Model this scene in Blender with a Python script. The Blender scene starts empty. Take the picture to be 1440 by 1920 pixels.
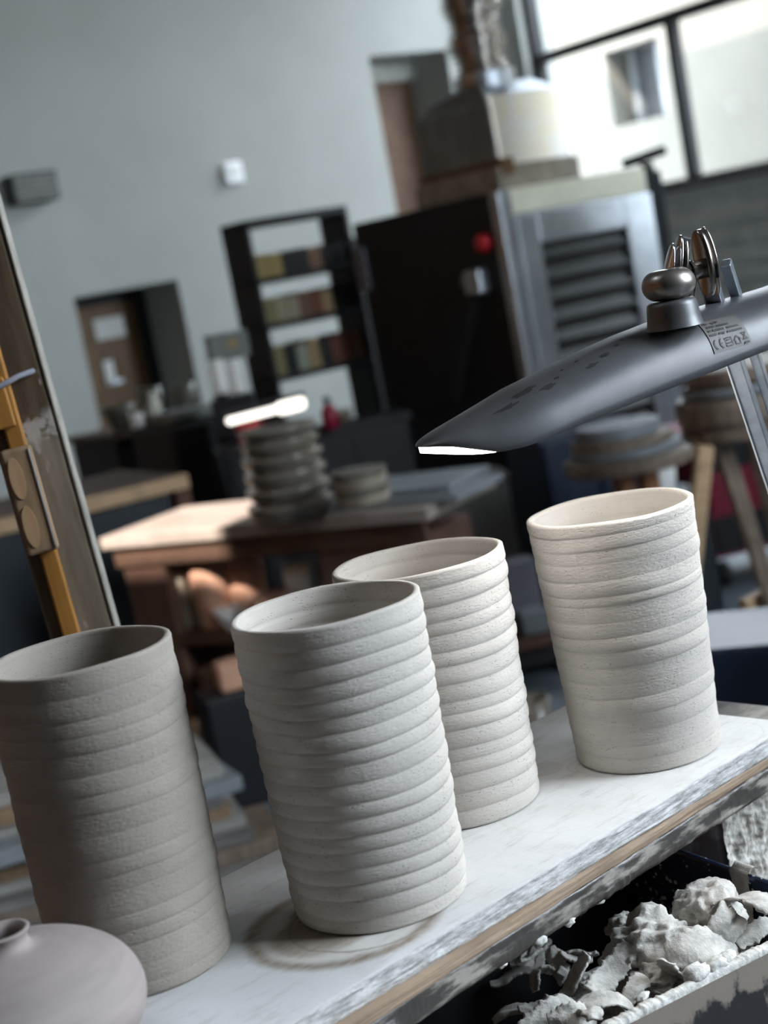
import bpy, bmesh, math, random
import numpy as np
from mathutils import Vector, Matrix

# ------------------------------------------------------------------ camera
sc = bpy.context.scene
col = sc.collection
FPX, PITCH, ROLL = 2884.0, math.radians(8.9), math.radians(10.7)
EYE = np.array([0.0, 0.0, 1.45])
FW = np.array([0, math.cos(PITCH), -math.sin(PITCH)])
R0 = np.array([1.0, 0, 0]); U0 = np.cross(R0, FW)
CR, SR = math.cos(ROLL), math.sin(ROLL)
cam_d = bpy.data.cameras.new('camera'); cam = bpy.data.objects.new('camera', cam_d); col.objects.link(cam)
cam_d.sensor_fit = 'VERTICAL'; cam_d.sensor_height = 36.0; cam_d.lens = FPX / 1920 * 36.0
cam_d.clip_start = 0.02; cam_d.clip_end = 200
_r = CR * R0 - SR * U0; _u = SR * R0 + CR * U0
cam.matrix_world = Matrix(((_r[0], _u[0], -FW[0], EYE[0]), (_r[1], _u[1], -FW[1], EYE[1]), (_r[2], _u[2], -FW[2], EYE[2]), (0, 0, 0, 1)))
cam_d.dof.use_dof = True; cam_d.dof.focus_distance = 1.20; cam_d.dof.aperture_fstop = 5.6
sc.camera = cam

# ------------------------------------------------------------------ light and exposure
sc.view_settings.view_transform = 'Standard'; sc.view_settings.look = 'None'
sc.view_settings.gamma = 1.0; sc.view_settings.use_curve_mapping = False
sc.view_settings.exposure = 0.0
SKY_COL, SKY_STR = (0.80, 0.90, 1.0, 1), 28.0
SUN_STR, SUN_COL = 16.0, (1.0, 0.90, 0.82)
LAMP_STR = 9.0
SUNDIR = Vector((-0.30, -0.60, 0.74))          # towards the sun
world = bpy.data.worlds.new('daylight'); sc.world = world; world.use_nodes = True
bgn = world.node_tree.nodes['Background']; bgn.inputs[0].default_value = SKY_COL; bgn.inputs[1].default_value = SKY_STR
sun_d = bpy.data.lights.new('sun', 'SUN'); sun_d.energy = SUN_STR; sun_d.color = SUN_COL; sun_d.angle = math.radians(0.6)
sun = bpy.data.objects.new('sun', sun_d); col.objects.link(sun); sun.location = SUNDIR * 30
sun.rotation_euler = SUNDIR.to_track_quat('Z', 'Y').to_euler()

def portal(name, loc, direction, sx, sy):
    l = bpy.data.lights.new(name, 'AREA'); l.shape = 'RECTANGLE'; l.size = sx; l.size_y = sy
    l.cycles.is_portal = True
    o = bpy.data.objects.new(name, l); col.objects.link(o); o.location = loc
    o.rotation_euler = Vector(direction).to_track_quat('-Z', 'Z').to_euler()
    return o

# ------------------------------------------------------------------ pixel helpers (a pixel of the photograph to a place in the room)
def ray(x, y):
    dx, dy = x - 720, y - 960
    return (dx * CR - dy * SR) * R0 + (-dx * SR - dy * CR) * U0 + FPX * FW
def atz(x, y, z):
    d = ray(x, y); return EYE + d * ((z - EYE[2]) / d[2])
def aty(x, y, Y):
    d = ray(x, y); return EYE + d * (Y / d[1])
def hit(p0, d, x, y):
    q = ray(x, y); k = q[0] / q[1]
    t = (k * p0[1] - p0[0]) / (d[0] - k * d[1])
    P = np.array(p0[:2]) + t * np.array(d[:2])
    return t, P, EYE[2] + q[2] / q[1] * P[1]
TH = math.radians(35)                            # the room stands at 35 degrees to the line of sight
E1 = np.array([math.cos(TH), math.sin(TH)]); E2 = np.array([-math.sin(TH), math.cos(TH)])

# ------------------------------------------------------------------ materials
MATS = {}
def N(nt, t, **kw):
    n = nt.nodes.new(t)
    for k, v in kw.items():
        if k.startswith('i_'):
            n.inputs[k[2:].replace('_', ' ')].default_value = v
        else: setattr(n, k, v)
    return n
def mathn(nt, op, a, b=None, clamp=False):
    n = nt.nodes.new('ShaderNodeMath'); n.operation = op; n.use_clamp = clamp
    for i, v in enumerate((a, b)):
        if v is None: continue
        if isinstance(v, (int, float)): n.inputs[i].default_value = v
        else: nt.links.new(v, n.inputs[i])
    return n.outputs[0]
def mixc(nt, f, a, b, mode='MIX'):
    n = nt.nodes.new('ShaderNodeMix'); n.data_type = 'RGBA'; n.blend_type = mode
    for i, v in ((0, f), (6, a), (7, b)):
        if isinstance(v, (int, float)): n.inputs[i].default_value = v
        elif isinstance(v, tuple): n.inputs[i].default_value = v if len(v) == 4 else (*v, 1)
        else: nt.links.new(v, n.inputs[i])
    return n.outputs[2]
def ramp(nt, src, p0, p1):
    n = nt.nodes.new('ShaderNodeMapRange'); n.interpolation_type = 'SMOOTHSTEP'
    n.inputs['From Min'].default_value = p0; n.inputs['From Max'].default_value = p1
    nt.links.new(src, n.inputs['Value']); return n.outputs['Result']
def noise(nt, vec, scale, detail=4, rough=.6, sc3=None):
    if sc3 is not None:
        m = nt.nodes.new('ShaderNodeMapping'); m.inputs['Scale'].default_value = sc3; nt.links.new(vec, m.inputs['Vector']); vec = m.outputs[0]
    n = nt.nodes.new('ShaderNodeTexNoise'); n.inputs['Scale'].default_value = scale
    n.inputs['Detail'].default_value = detail; n.inputs['Roughness'].default_value = rough
    nt.links.new(vec, n.inputs['Vector']); return n.outputs['Fac']
def new_mat(name):
    m = bpy.data.materials.new(name); m.use_nodes = True; nt = m.node_tree
    p = nt.nodes['Principled BSDF']; tc = nt.nodes.new('ShaderNodeTexCoord')
    MATS[name] = m
    return m, nt, p, tc
def bump(nt, p, h, strength=.5, dist=.001, prev=None):
    b = nt.nodes.new('ShaderNodeBump'); b.inputs['Strength'].default_value = strength; b.inputs['Distance'].default_value = dist
    nt.links.new(h, b.inputs['Height'])
    if prev is not None: nt.links.new(prev, b.inputs['Normal'])
    nt.links.new(b.outputs[0], p.inputs['Normal']); return b.outputs[0]
def simple(name, c, rough=.7, metal=0.0, var=.15, scale=12, bmp=0.0, sc3=None, spec=.5, emit=None, c2=None):
    m, nt, p, tc = new_mat(name)
    p.inputs['Roughness'].default_value = rough; p.inputs['Metallic'].default_value = metal
    p.inputs['Specular IOR Level'].default_value = spec
    f = noise(nt, tc.outputs['Object'], scale, sc3=sc3)
    dark = tuple(v * (1 - var) for v in c); lite = tuple(min(1, v * (1 + var)) for v in c)
    if c2: dark, lite = c, c2
    nt.links.new(mixc(nt, ramp(nt, f, .3, .7), dark, lite), p.inputs['Base Color'])
    if bmp: bump(nt, p, f, .6, bmp)
    if emit:
        p.inputs['Emission Color'].default_value = (*emit[0], 1); p.inputs['Emission Strength'].default_value = emit[1]
    return m

def clay_mat(name, base, dark=.8, pit=1.0):
    m, nt, p, tc = new_mat(name); uv = tc.outputs['UV']
    p.inputs['Roughness'].default_value = .92; p.inputs['Specular IOR Level'].default_value = .15
    big = noise(nt, tc.outputs['Object'], 14, 3)
    c = mixc(nt, ramp(nt, big, .3, .75), tuple(v * dark for v in base), base)
    fine = noise(nt, uv, 900, 3, .7, (1, 1, 1))
    c = mixc(nt, ramp(nt, fine, .62, .78), c, tuple(v * .62 for v in base))
    band = noise(nt, uv, 1, 3, .6, (9, 260, 1))
    c = mixc(nt, mathn(nt, 'MULTIPLY', ramp(nt, band, .5, .75), .35), c, tuple(v * .72 for v in base))
    mp = nt.nodes.new('ShaderNodeMapping'); mp.inputs['Scale'].default_value = (230, 620, 1); nt.links.new(uv, mp.inputs['Vector'])
    vo = nt.nodes.new('ShaderNodeTexVoronoi'); vo.inputs['Scale'].default_value = 1; nt.links.new(mp.outputs[0], vo.inputs['Vector'])
    pm = ramp(nt, vo.outputs['Distance'], .30, .16)
    sel = ramp(nt, noise(nt, uv, 60, 2), .50, .57)
    pits = mathn(nt, 'MULTIPLY', pm, sel)
    c = mixc(nt, mathn(nt, 'MULTIPLY', pits, .4 * pit), c, tuple(v * .3 for v in base))
    st = noise(nt, uv, 1, 4, .65, (22, 1100, 1))
    scr = ramp(nt, noise(nt, uv, 1, 2, .5, (14, 620, 1)), .70, .76)
    nt.links.new(c, p.inputs['Base Color'])
    h = mathn(nt, 'SUBTRACT', mathn(nt, 'ADD', mathn(nt, 'MULTIPLY', st, .5), mathn(nt, 'MULTIPLY', fine, .35)), mathn(nt, 'ADD', mathn(nt, 'MULTIPLY', pits, .8 * pit), mathn(nt, 'MULTIPLY', scr, .5)))
    bump(nt, p, h, .55, .0007)
    return m

def wood(name, c1, c2, rough=.7, gs=(3, 60, 60), bmp=.0004, scale=1.0):
    m, nt, p, tc = new_mat(name)
    p.inputs['Roughness'].default_value = rough
    g = noise(nt, tc.outputs['Object'], scale, 5, .65, gs)
    b = noise(nt, tc.outputs['Object'], 9, 2)
    c = mixc(nt, ramp(nt, g, .35, .68), c1, c2)
    c = mixc(nt, mathn(nt, 'MULTIPLY', ramp(nt, b, .45, .7), .4), c, tuple(v * .55 for v in c1))
    nt.links.new(c, p.inputs['Base Color']); bump(nt, p, g, .5, bmp)
    return m

clay_mat('clay_pale', (.54, .505, .46), .86); clay_mat('clay_dimmed', (.33, .295, .26), .85, .7)  # second clay is a darkened copy, the weaker light put into its colour
simple('clay_scrap', (.50, .485, .455), .9, var=.18, scale=110, bmp=.0035, spec=.15)
simple('clay_crust', (.20, .18, .155), .95, c2=(.60, .58, .54), scale=70, bmp=.006, spec=.1)
simple('clay_dry', (.62, .61, .58), .95, var=.2, scale=140, bmp=.003, spec=.1)
simple('bottle_clay', (.30, .258, .247), .7, var=.16, scale=6, sc3=(1, 1, 9), bmp=.0006, spec=.25)
simple('post_strip', (.27, .255, .22), .8, var=.25, scale=30)
simple('wall_paint', (.325, .335, .315), .9, var=.05, scale=1.3, spec=.2)
simple('facade_render', (.118, .111, .095), .95, var=.04, scale=2, spec=.1)
simple('concrete', (.12, .145, .17), .6, var=.2, scale=2.2)
simple('ceiling_paint', (.16, .14, .12), .9, var=.05, scale=2)
simple('dark_plaster', (.018, .014, .010), .9, var=.2, scale=2)
simple('brown_wall', (.20, .072, .014), .9, var=.2, scale=2)
simple('black_steel', (.0045, .005, .007), .6, var=.3, scale=8)
simple('navy_steel', (.002, .003, .006), .6, var=.3, scale=6)
simple('navy_cabinet', (.007, .013, .019), .55, var=.2, scale=5)
simple('aluminium', (.46, .50, .54), .38, 1.0, var=.12, scale=9)
simple('lamp_metal', (.115, .117, .122), .42, .5, var=.07, scale=30)
simple('cap_metal', (.30, .275, .255), .36, .9, var=.08, scale=30)
simple('bright_steel', (.72, .74, .76), .18, 1.0, var=.08, scale=30)
simple('dark_chrome', (.34, .30, .27), .22, 1.0, var=.15, scale=40)
simple('arm_metal', (.30, .33, .37), .34, .85, c2=(.42, .46, .51), scale=40)
simple('hood_grey', (.20, .21, .20), .55, .3, var=.2, scale=6)
simple('hood_shiny', (.93, .84, .64), .30, .55, c2=(.88, .88, .84), scale=5)
simple('duct_foil', (.55, .52, .48), .25, 1.0, var=.3, scale=14, bmp=.01)
simple('cream_panel', (.86, .85, .68), .6, var=.08, scale=4)
simple('louvre_grey', (.46, .46, .42), .6, var=.15, scale=5)
simple('louvre_dark', (.014, .018, .018), .5, var=.2, scale=5)
simple('louvre_frame', (.40, .40, .37), .6, var=.1, scale=5)
simple('red_plastic', (.55, .02, .03), .4, var=.1); simple('deep_red', (.22, .006, .03), .5, var=.2)
simple('white_plastic', (.90, .92, .90), .5, var=.04); simple('white_paper', (.72, .72, .68), .8, var=.05)
simple('terracotta', (.58, .33, .22), .85, var=.12, scale=12, bmp=.001); simple('terracotta_dark', (.10, .05, .033), .85, var=.2, scale=8)
simple('glaze_grey', (.13, .115, .095), .22, var=.3, scale=5, sc3=(1, 1, 14), c2=(.19, .165, .13))
simple('stoneware', (.30, .26, .20), .4, var=.25, scale=14)
simple('cream_glaze', (.62, .62, .52), .35, var=.1); simple('olive_glaze', (.10, .10, .075), .4, var=.2)
simple('slate_board', (.20, .22, .235), .6, var=.15, scale=6); simple('stone_purple', (.17, .17, .20), .8, var=.15, scale=5)
simple('plastic_navy', (.010, .018, .040), .4, var=.2); simple('sky_plastic', (.40, .52, .72), .5, var=.1)
simple('grey_bin', (.10, .10, .095), .7, var=.1); simple('rubber_black', (.008, .008, .009), .6)
wood('door_wood', (.11, .055, .014), (.15, .078, .023), .55, (30, 30, 2))
wood('niche_wood', (.115, .062, .036), (.155, .085, .05), .6, (20, 20, 3))
wood('post_wood', (.12, .085, .05), (.25, .195, .135), .85, (50, 50, 4), .0012)
wood('oak', (.44, .29, .16), (.58, .40, .235), .6, (5, 60, 60)); wood('amber_wood', (.27, .118, .018), (.36, .165, .032), .5, (60, 60, 4))
wood('brown_wood', (.20, .125, .07), (.33, .22, .13), .6, (60, 60, 5)); wood('light_oval', (.36, .22, .115), (.42, .265, .145), .6, (60, 60, 5))
wood('bench_top_wood', (.27, .225, .19), (.37, .31, .27), .7, (4, 40, 40)); wood('dark_wood', (.055, .03, .019), (.10, .055, .034), .6, (5, 40, 40))
wood('orange_wood', (.32, .13, .05), (.42, .19, .08), .6, (40, 40, 4)); wood('stool_wood', (.15, .11, .08), (.27, .21, .16), .6, (40, 40, 5))
wood('ply_edge', (.19, .125, .08), (.40, .30, .215), .75, (2, 4, 420), .0008); wood('pale_plank', (.24, .225, .205), (.40, .385, .36), .85, (4, 50, 50), .001); wood('grey_plank', (.09, .08, .072), (.26, .25, .24), .85, (4, 50, 50), .001)

def board_mat():
    m, nt, p, tc = new_mat('dusty_board'); o = tc.outputs['Object']
    p.inputs['Roughness'].default_value = .88; p.inputs['Specular IOR Level'].default_value = .2
    sep = nt.nodes.new('ShaderNodeSeparateXYZ'); nt.links.new(o, sep.inputs[0])
    X, Y, Z = sep.outputs
    white, grey, brown = (.53, .53, .522), (.34, .33, .32), (.17, .12, .075)
    g = noise(nt, o, 1, 6, .7, (22, 120, 60)); b = noise(nt, o, 16, 5, .65); f = noise(nt, o, 260, 3, .7)
    c = mixc(nt, mathn(nt, 'MULTIPLY', ramp(nt, g, .50, .72), .55), white, grey)
    c = mixc(nt, mathn(nt, 'MULTIPLY', ramp(nt, b, .52, .75), .30), c, grey)
    c = mixc(nt, mathn(nt, 'MULTIPLY', ramp(nt, f, .55, .75), .22), c, grey)
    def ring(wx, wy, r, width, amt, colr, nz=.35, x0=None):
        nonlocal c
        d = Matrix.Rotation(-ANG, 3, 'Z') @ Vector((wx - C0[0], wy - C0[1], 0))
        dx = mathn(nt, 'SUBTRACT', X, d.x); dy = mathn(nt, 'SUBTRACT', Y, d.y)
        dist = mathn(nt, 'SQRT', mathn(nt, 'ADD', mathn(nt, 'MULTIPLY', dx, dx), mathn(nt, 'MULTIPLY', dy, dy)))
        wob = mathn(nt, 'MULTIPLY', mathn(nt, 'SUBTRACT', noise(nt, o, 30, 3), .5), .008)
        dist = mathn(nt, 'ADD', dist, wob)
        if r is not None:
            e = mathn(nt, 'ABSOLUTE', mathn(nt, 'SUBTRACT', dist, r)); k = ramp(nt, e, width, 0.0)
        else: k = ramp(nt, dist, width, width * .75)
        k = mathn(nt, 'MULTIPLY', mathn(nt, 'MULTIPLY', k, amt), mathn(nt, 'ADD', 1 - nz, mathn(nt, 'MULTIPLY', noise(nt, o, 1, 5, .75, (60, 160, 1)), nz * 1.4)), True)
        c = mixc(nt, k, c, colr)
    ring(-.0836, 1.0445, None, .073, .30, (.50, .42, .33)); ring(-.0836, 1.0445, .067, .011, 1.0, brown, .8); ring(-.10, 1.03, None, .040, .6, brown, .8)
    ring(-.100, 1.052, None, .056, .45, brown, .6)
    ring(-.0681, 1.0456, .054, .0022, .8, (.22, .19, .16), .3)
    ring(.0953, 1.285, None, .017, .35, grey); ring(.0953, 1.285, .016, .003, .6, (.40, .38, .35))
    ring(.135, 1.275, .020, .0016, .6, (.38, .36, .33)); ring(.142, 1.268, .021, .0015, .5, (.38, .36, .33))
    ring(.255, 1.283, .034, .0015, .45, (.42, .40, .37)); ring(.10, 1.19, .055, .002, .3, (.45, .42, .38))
    # worn grey ply shows along the sides
    lay = noise(nt, o, 1, 5, .8, (14, 30, 520))
    edge = mixc(nt, ramp(nt, noise(nt, o, 1, 6, .75, (40, 60, 240)), .36, .62), (.30, .29, .275), (.70, .70, .69))
    edge = mixc(nt, ramp(nt, lay, .60, .70), edge, (.14, .13, .12))
    side = ramp(nt, Z, -.0012, -.0028)
    c = mixc(nt, side, c, edge)
    nt.links.new(c, p.inputs['Base Color'])
    h = mathn(nt, 'ADD', mathn(nt, 'MULTIPLY', g, .5), mathn(nt, 'ADD', mathn(nt, 'MULTIPLY', f, .35), mathn(nt, 'MULTIPLY', mathn(nt, 'MULTIPLY', lay, side), 3.0)))
    bump(nt, p, h, .5, .0009)
    return m
ANG = math.radians(41.2); C0 = np.array([.3144, 1.285])

def smear_mat(name, base, smear, thr=(.48, .56), spots=False, sc3=(3, 3, 1.4), tall=None):
    m, nt, p, tc = new_mat(name); o = tc.outputs['Object']
    n = noise(nt, o, 9, 5, .6, sc3)
    if tall is not None:
        sp_ = nt.nodes.new('ShaderNodeSeparateXYZ'); nt.links.new(o, sp_.inputs[0])
        n = mathn(nt, 'ADD', n, mathn(nt, 'MULTIPLY', mathn(nt, 'SUBTRACT', sp_.outputs[2], tall), 4.5))
    k = ramp(nt, n, *thr)
    rg = nt.nodes.new('ShaderNodeMapRange'); rg.inputs['To Min'].default_value = .35; rg.inputs['To Max'].default_value = .9; nt.links.new(k, rg.inputs['Value'])
    nt.links.new(rg.outputs[0], p.inputs['Roughness'])
    c = mixc(nt, k, base, smear)
    if spots:
        vo = nt.nodes.new('ShaderNodeTexVoronoi'); vo.inputs['Scale'].default_value = 150; nt.links.new(o, vo.inputs['Vector'])
        s = mathn(nt, 'MULTIPLY', ramp(nt, vo.outputs['Distance'], .34, .24), ramp(nt, noise(nt, o, 120, 2), .5, .55))
        c = mixc(nt, s, c, (.75, .74, .74))
    nt.links.new(c, p.inputs['Base Color']); bump(nt, p, n, .4, .002)
    return m
smear_mat('tub_black', (.010, .011, .014), (.22, .19, .16), (.47, .53), False, (2.2, 2.2, 1.6), .118); smear_mat('tub_navy', (.010, .018, .045), (.5, .49, .47), (.70, .76), True)
smear_mat('wheel_crust', (.22, .175, .14), (.52, .49, .46), (.42, .62), False, (3, 3, 3)); smear_mat('rail_crust', (.045, .040, .036), (.30, .275, .245), (.47, .62), False, (2, 4, 9))
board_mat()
def emit_mat(name, c, s):
    m, nt, p, tc = new_mat(name); nt.nodes.remove(p)
    e = nt.nodes.new('ShaderNodeEmission'); e.inputs[0].default_value = (*c, 1); e.inputs[1].default_value = s
    nt.links.new(e.outputs[0], nt.nodes['Material Output'].inputs[0]); return m
emit_mat('led_lit', (1.0, .97, .92), LAMP_STR); emit_mat('led_far', (1.0, .95, .86), 2.5)
def glass_mat():
    m, nt, p, tc = new_mat('window_glass'); nt.nodes.remove(p)
    t = nt.nodes.new('ShaderNodeBsdfTransparent'); g = nt.nodes.new('ShaderNodeBsdfGlossy'); g.inputs['Roughness'].default_value = .02
    mx = nt.nodes.new('ShaderNodeMixShader'); mx.inputs[0].default_value = .06
    nt.links.new(t.outputs[0], mx.inputs[1]); nt.links.new(g.outputs[0], mx.inputs[2]); nt.links.new(mx.outputs[0], nt.nodes['Material Output'].inputs[0])
glass_mat()
simple('facade_glass', (.006, .008, .011), .6, var=.2)

# ------------------------------------------------------------------ mesh helpers
class MB:
    def __init__(s): s.v = []; s.f = []
    def add(s, v, f):
        n = len(s.v); s.v += [tuple(map(float, p)) for p in v]; s.f += [tuple(i + n for i in q) for q in f]; return s
    def box(s, x0, x1, y0, y1, z0, z1, M=None):
        v = [(x, y, z) for x in (x0, x1) for y in (y0, y1) for z in (z0, z1)]
        if M is not None: v = [tuple(M @ Vector(p)) for p in v]
        return s.add(v, [(0, 1, 3, 2), (4, 6, 7, 5), (0, 4, 5, 1), (2, 3, 7, 6), (0, 2, 6, 4), (1, 5, 7, 3)])
    def lathe(s, prof, c=(0, 0, 0), n=32, M=None, caps=True):
        v = []; f = []
        for (r, z) in prof:
            for k in range(n):
                a = 2 * math.pi * k / n; p = Vector((r * math.cos(a), r * math.sin(a), z))
                if M is not None: p = M @ p
                v.append((p[0] + c[0], p[1] + c[1], p[2] + c[2]))
        for i in range(len(prof) - 1):
            for k in range(n):
                k2 = (k + 1) % n; f.append((i * n + k, i * n + k2, (i + 1) * n + k2, (i + 1) * n + k))
        if caps: f.append(tuple(range(n))[::-1]); f.append(tuple((len(prof) - 1) * n + k for k in range(n)))
        return s.add(v, f)
    def tube(s, pts, rad, n=10, flat=None):
        pts = [Vector(p) for p in pts]; rads = rad if hasattr(rad, '__len__') else [rad] * len(pts)
        v = []; f = []; up = Vector((0, 0, 1))
        for i, p in enumerate(pts):
            t = (pts[min(i + 1, len(pts) - 1)] - pts[max(i - 1, 0)]).normalized()
            a = t.cross(up)
            if a.length < 1e-4: a = t.cross(Vector((0, 1, 0)))
            a.normalize(); b = a.cross(t)
            for k in range(n):
                w = 2 * math.pi * k / n
                v.append(p + a * math.cos(w) * rads[i] + b * math.sin(w) * rads[i] * (flat or 1))
        for i in range(len(pts) - 1):
            for k in range(n):
                k2 = (k + 1) % n; f.append((i * n + k, i * n + k2, (i + 1) * n + k2, (i + 1) * n + k))
        f.append(tuple(range(n))[::-1]); f.append(tuple((len(pts) - 1) * n + k for k in range(n)))
        return s.add(v, f)
    def bar(s, a, b, w, h):
        a, b = Vector(a), Vector(b); t = (b - a).normalized(); x = t.cross(Vector((0, 0, 1)))
        if x.length < 1e-3: x = Vector((1, 0, 0))
        x.normalize(); y = t.cross(x)
        v = [p + x * i * w / 2 + y * j * h / 2 for p in (a, b) for i, j in ((-1, -1), (1, -1), (1, 1), (-1, 1))]
        return s.add(v, [(3, 2, 1, 0), (4, 5, 6, 7), (0, 1, 5, 4), (1, 2, 6, 5), (2, 3, 7, 6), (3, 0, 4, 7)])
    def build(s, name, mat, parent=None, bevel=0, smooth=False, seg=2):
        me = bpy.data.meshes.new(name); me.from_pydata(s.v, [], s.f)
        bm = bmesh.new(); bm.from_mesh(me); bmesh.ops.recalc_face_normals(bm, faces=bm.faces); bm.to_mesh(me); bm.free()
        return link(name, me, mat, parent, bevel, smooth, seg)
def link(name, me, mat, parent=None, bevel=0, smooth=False, seg=2):
    o = bpy.data.objects.new(name, me); col.objects.link(o)
    me.materials.append(MATS[mat])
    if parent is not None: o.parent = parent
    if smooth: me.polygons.foreach_set('use_smooth', [True] * len(me.polygons))
    if bevel:
        b = o.modifiers.new('bevel', 'BEVEL'); b.width = bevel; b.segments = seg; b.limit_method = 'ANGLE'
    return o
def grid(name, P, mat, parent=None, wrap=False, uv=None, smooth=True):
    """P: rows x cols x 3 array -> one quad surface"""
    n, m = P.shape[:2]
    idx = np.arange(n * m).reshape(n, m)
    if wrap: a = idx[:-1]; b = np.roll(idx, -1, 1)[:-1]; c = np.roll(idx, -1, 1)[1:]; d = idx[1:]
    else: a = idx[:-1, :-1]; b = idx[:-1, 1:]; c = idx[1:, 1:]; d = idx[1:, :-1]
    q = np.stack([a, b, c, d], -1).reshape(-1, 4)
    me = bpy.data.meshes.new(name)
    me.vertices.add(n * m); me.vertices.foreach_set('co', P.reshape(-1).astype(np.float32))
    me.loops.add(q.size); me.loops.foreach_set('vertex_index', q.reshape(-1).astype(np.int32))
    me.polygons.add(len(q)); me.polygons.foreach_set('loop_start', np.arange(0, q.size, 4, dtype=np.int32))
    if uv is not None:
        l = me.uv_layers.new(name='uv'); w = uv.reshape(-1, 2)[q.reshape(-1)].astype(np.float32); l.data.foreach_set('uv', w.reshape(-1))
    me.update(calc_edges=True); me.validate()
    return link(name, me, mat, parent, 0, smooth)
def thing(name, label, cat, loc=(0, 0, 0), rz=0, group=None):
    o = bpy.data.objects.new(name, None); col.objects.link(o); o.empty_display_size = .05
    o.location = loc; o.rotation_euler = (0, 0, rz)
    return tag(o, label, cat, group)
def tag(o, label, cat, group=None, loc=None, rz=None):
    o['label'] = label; o['category'] = cat
    if group: o['group'] = group
    if loc is not None: o.location = loc
    if rz is not None: o.rotation_euler = (0, 0, rz)
    return o
def struct(o, loc=None, rz=None):
    o['kind'] = 'structure'
    if loc is not None: o.location = loc
    if rz is not None: o.rotation_euler = (0, 0, rz)
    return o
def dup(root, loc, rz, label, group=None):
    r = root.copy(); col.objects.link(r); r.location = loc; r.rotation_euler = (0, 0, rz); r['label'] = label
    if group: r['group'] = group
    for ch in root.children:
        c = ch.copy(); col.objects.link(c); c.parent = r
        for g in ch.children:
            d = g.copy(); col.objects.link(d); d.parent = c
    return r
def wall(name, p0, p1, z0, z1, holes, mat, thick=.4, flip=1):
    """a wall from p0 to p1 (plan), inner face on that line, holes = (t0,t1,z0,z1)"""
    p0, p1 = np.array(p0[:2]), np.array(p1[:2]); L = np.linalg.norm(p1 - p0)
    xs = sorted({0, L, *[h[0] for h in holes], *[h[1] for h in holes]}); zs = sorted({z0, z1, *[h[2] for h in holes], *[h[3] for h in holes]})
    mb = MB()
    for a, b in zip(xs[:-1], xs[1:]):
        for c, d in zip(zs[:-1], zs[1:]):
            mx, mz = (a + b) / 2, (c + d) / 2
            if any(h[0] < mx < h[1] and h[2] < mz < h[3] for h in holes): continue
            mb.box(a, b, 0 if flip > 0 else -thick, thick if flip > 0 else 0, c, d)
    o = mb.build(name, mat)
    return struct(o, (p0[0], p0[1], 0), math.atan2(p1[1] - p0[1], p1[0] - p0[0]))

# ------------------------------------------------------------------ the room
K = aty(968, 415, 12.0); KX = K[:2]; CEIL = 5.2
A_END = KX - E1 * 6.86; B_END = KX - E2 * 4.4
XR, XL, YB = B_END[0], A_END[0], -2.6
struct(MB().box(-9, 12, -6, 20, -.1, 0).build('floor', 'concrete'))
# wall_back runs from A_END to K; t below is measured from K
def ta(t): return 6.86 - t
wall('wall_back', A_END, KX, 0, CEIL, [(ta(3.77), ta(3.015), 0, 1.62), (ta(1.12), ta(.40), 0, 2.93)], 'wall_paint', .62, 1)
wall('wall_right', KX, B_END, 0, CEIL, [(.39, 4.2, 1.62, 4.7)], 'wall_paint', .3, 1)
wall('wall_side', B_END, (XR, YB), 0, CEIL, [(.95, 2.25, 1.3, 3.4), (6.85, 9.05, 1.7, 4.9)], 'wall_paint', .3, 1)
wall('wall_front', (XL, YB), (XR, YB), 0, CEIL, [], 'dark_plaster', .3, -1)
wall('wall_left', (XL, YB), A_END, 0, CEIL, [], 'brown_wall', .3, 1)
# ceiling with a skylight whose sunbeam falls on the far table
def lift(p, z=CEIL):
    t = (z - p[2]) / SUNDIR.z; return np.array([p[0] + SUNDIR.x * t, p[1] + SUNDIR.y * t])
TAB_A = atz(185, 1010, .75); TDIR = np.array([math.cos(math.radians(-31)), math.sin(math.radians(-31))]); TN = np.array([-TDIR[1], TDIR[0]])
sk = lift((TAB_A[0], TAB_A[1], .75)); ska = math.atan2(TDIR[1], TDIR[0])
Rm = lambda p: np.array([np.dot(p - sk, TDIR), np.dot(p - sk, TN)])
hx0, hx1, hy0, hy1 = -.06, .50, -.16, .50
cb = MB()
for (a, b, c, d) in ((-12, hx0, -12, 22), (hx1, 14, -12, 22), (hx0, hx1, -12, hy0), (hx0, hx1, hy1, 22)):
    cb.box(a, b, c, d, 0, .08)
cl = cb.build('ceiling', 'ceiling_paint')
# keep the ceiling inside the room's outline
bmc = bmesh.new(); bmc.from_mesh(cl.data)
outl = [np.array(q) for q in ((XL - .1, YB - .2), (XR + .25, YB - .2), (XR + .25, B_END[1] + .1), tuple(KX + E1 * .3 + E2 * .3), tuple(A_END + E2 * .3))]
for i in range(len(outl)):
    a, b = outl[i], outl[(i + 1) % len(outl)]; d = b - a; nrm = np.array([d[1], -d[0]])
    la = Rm(a); ln = np.array([np.dot(nrm, TDIR), np.dot(nrm, TN)])
    geom = bmc.verts[:] + bmc.edges[:] + bmc.faces[:]
    bmesh.ops.bisect_plane(bmc, geom=geom, plane_co=(la[0], la[1], 0), plane_no=(ln[0], ln[1], 0), clear_outer=True)
bmc.to_mesh(cl.data); bmc.free()
struct(cl, (sk[0], sk[1], CEIL), ska)

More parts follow.
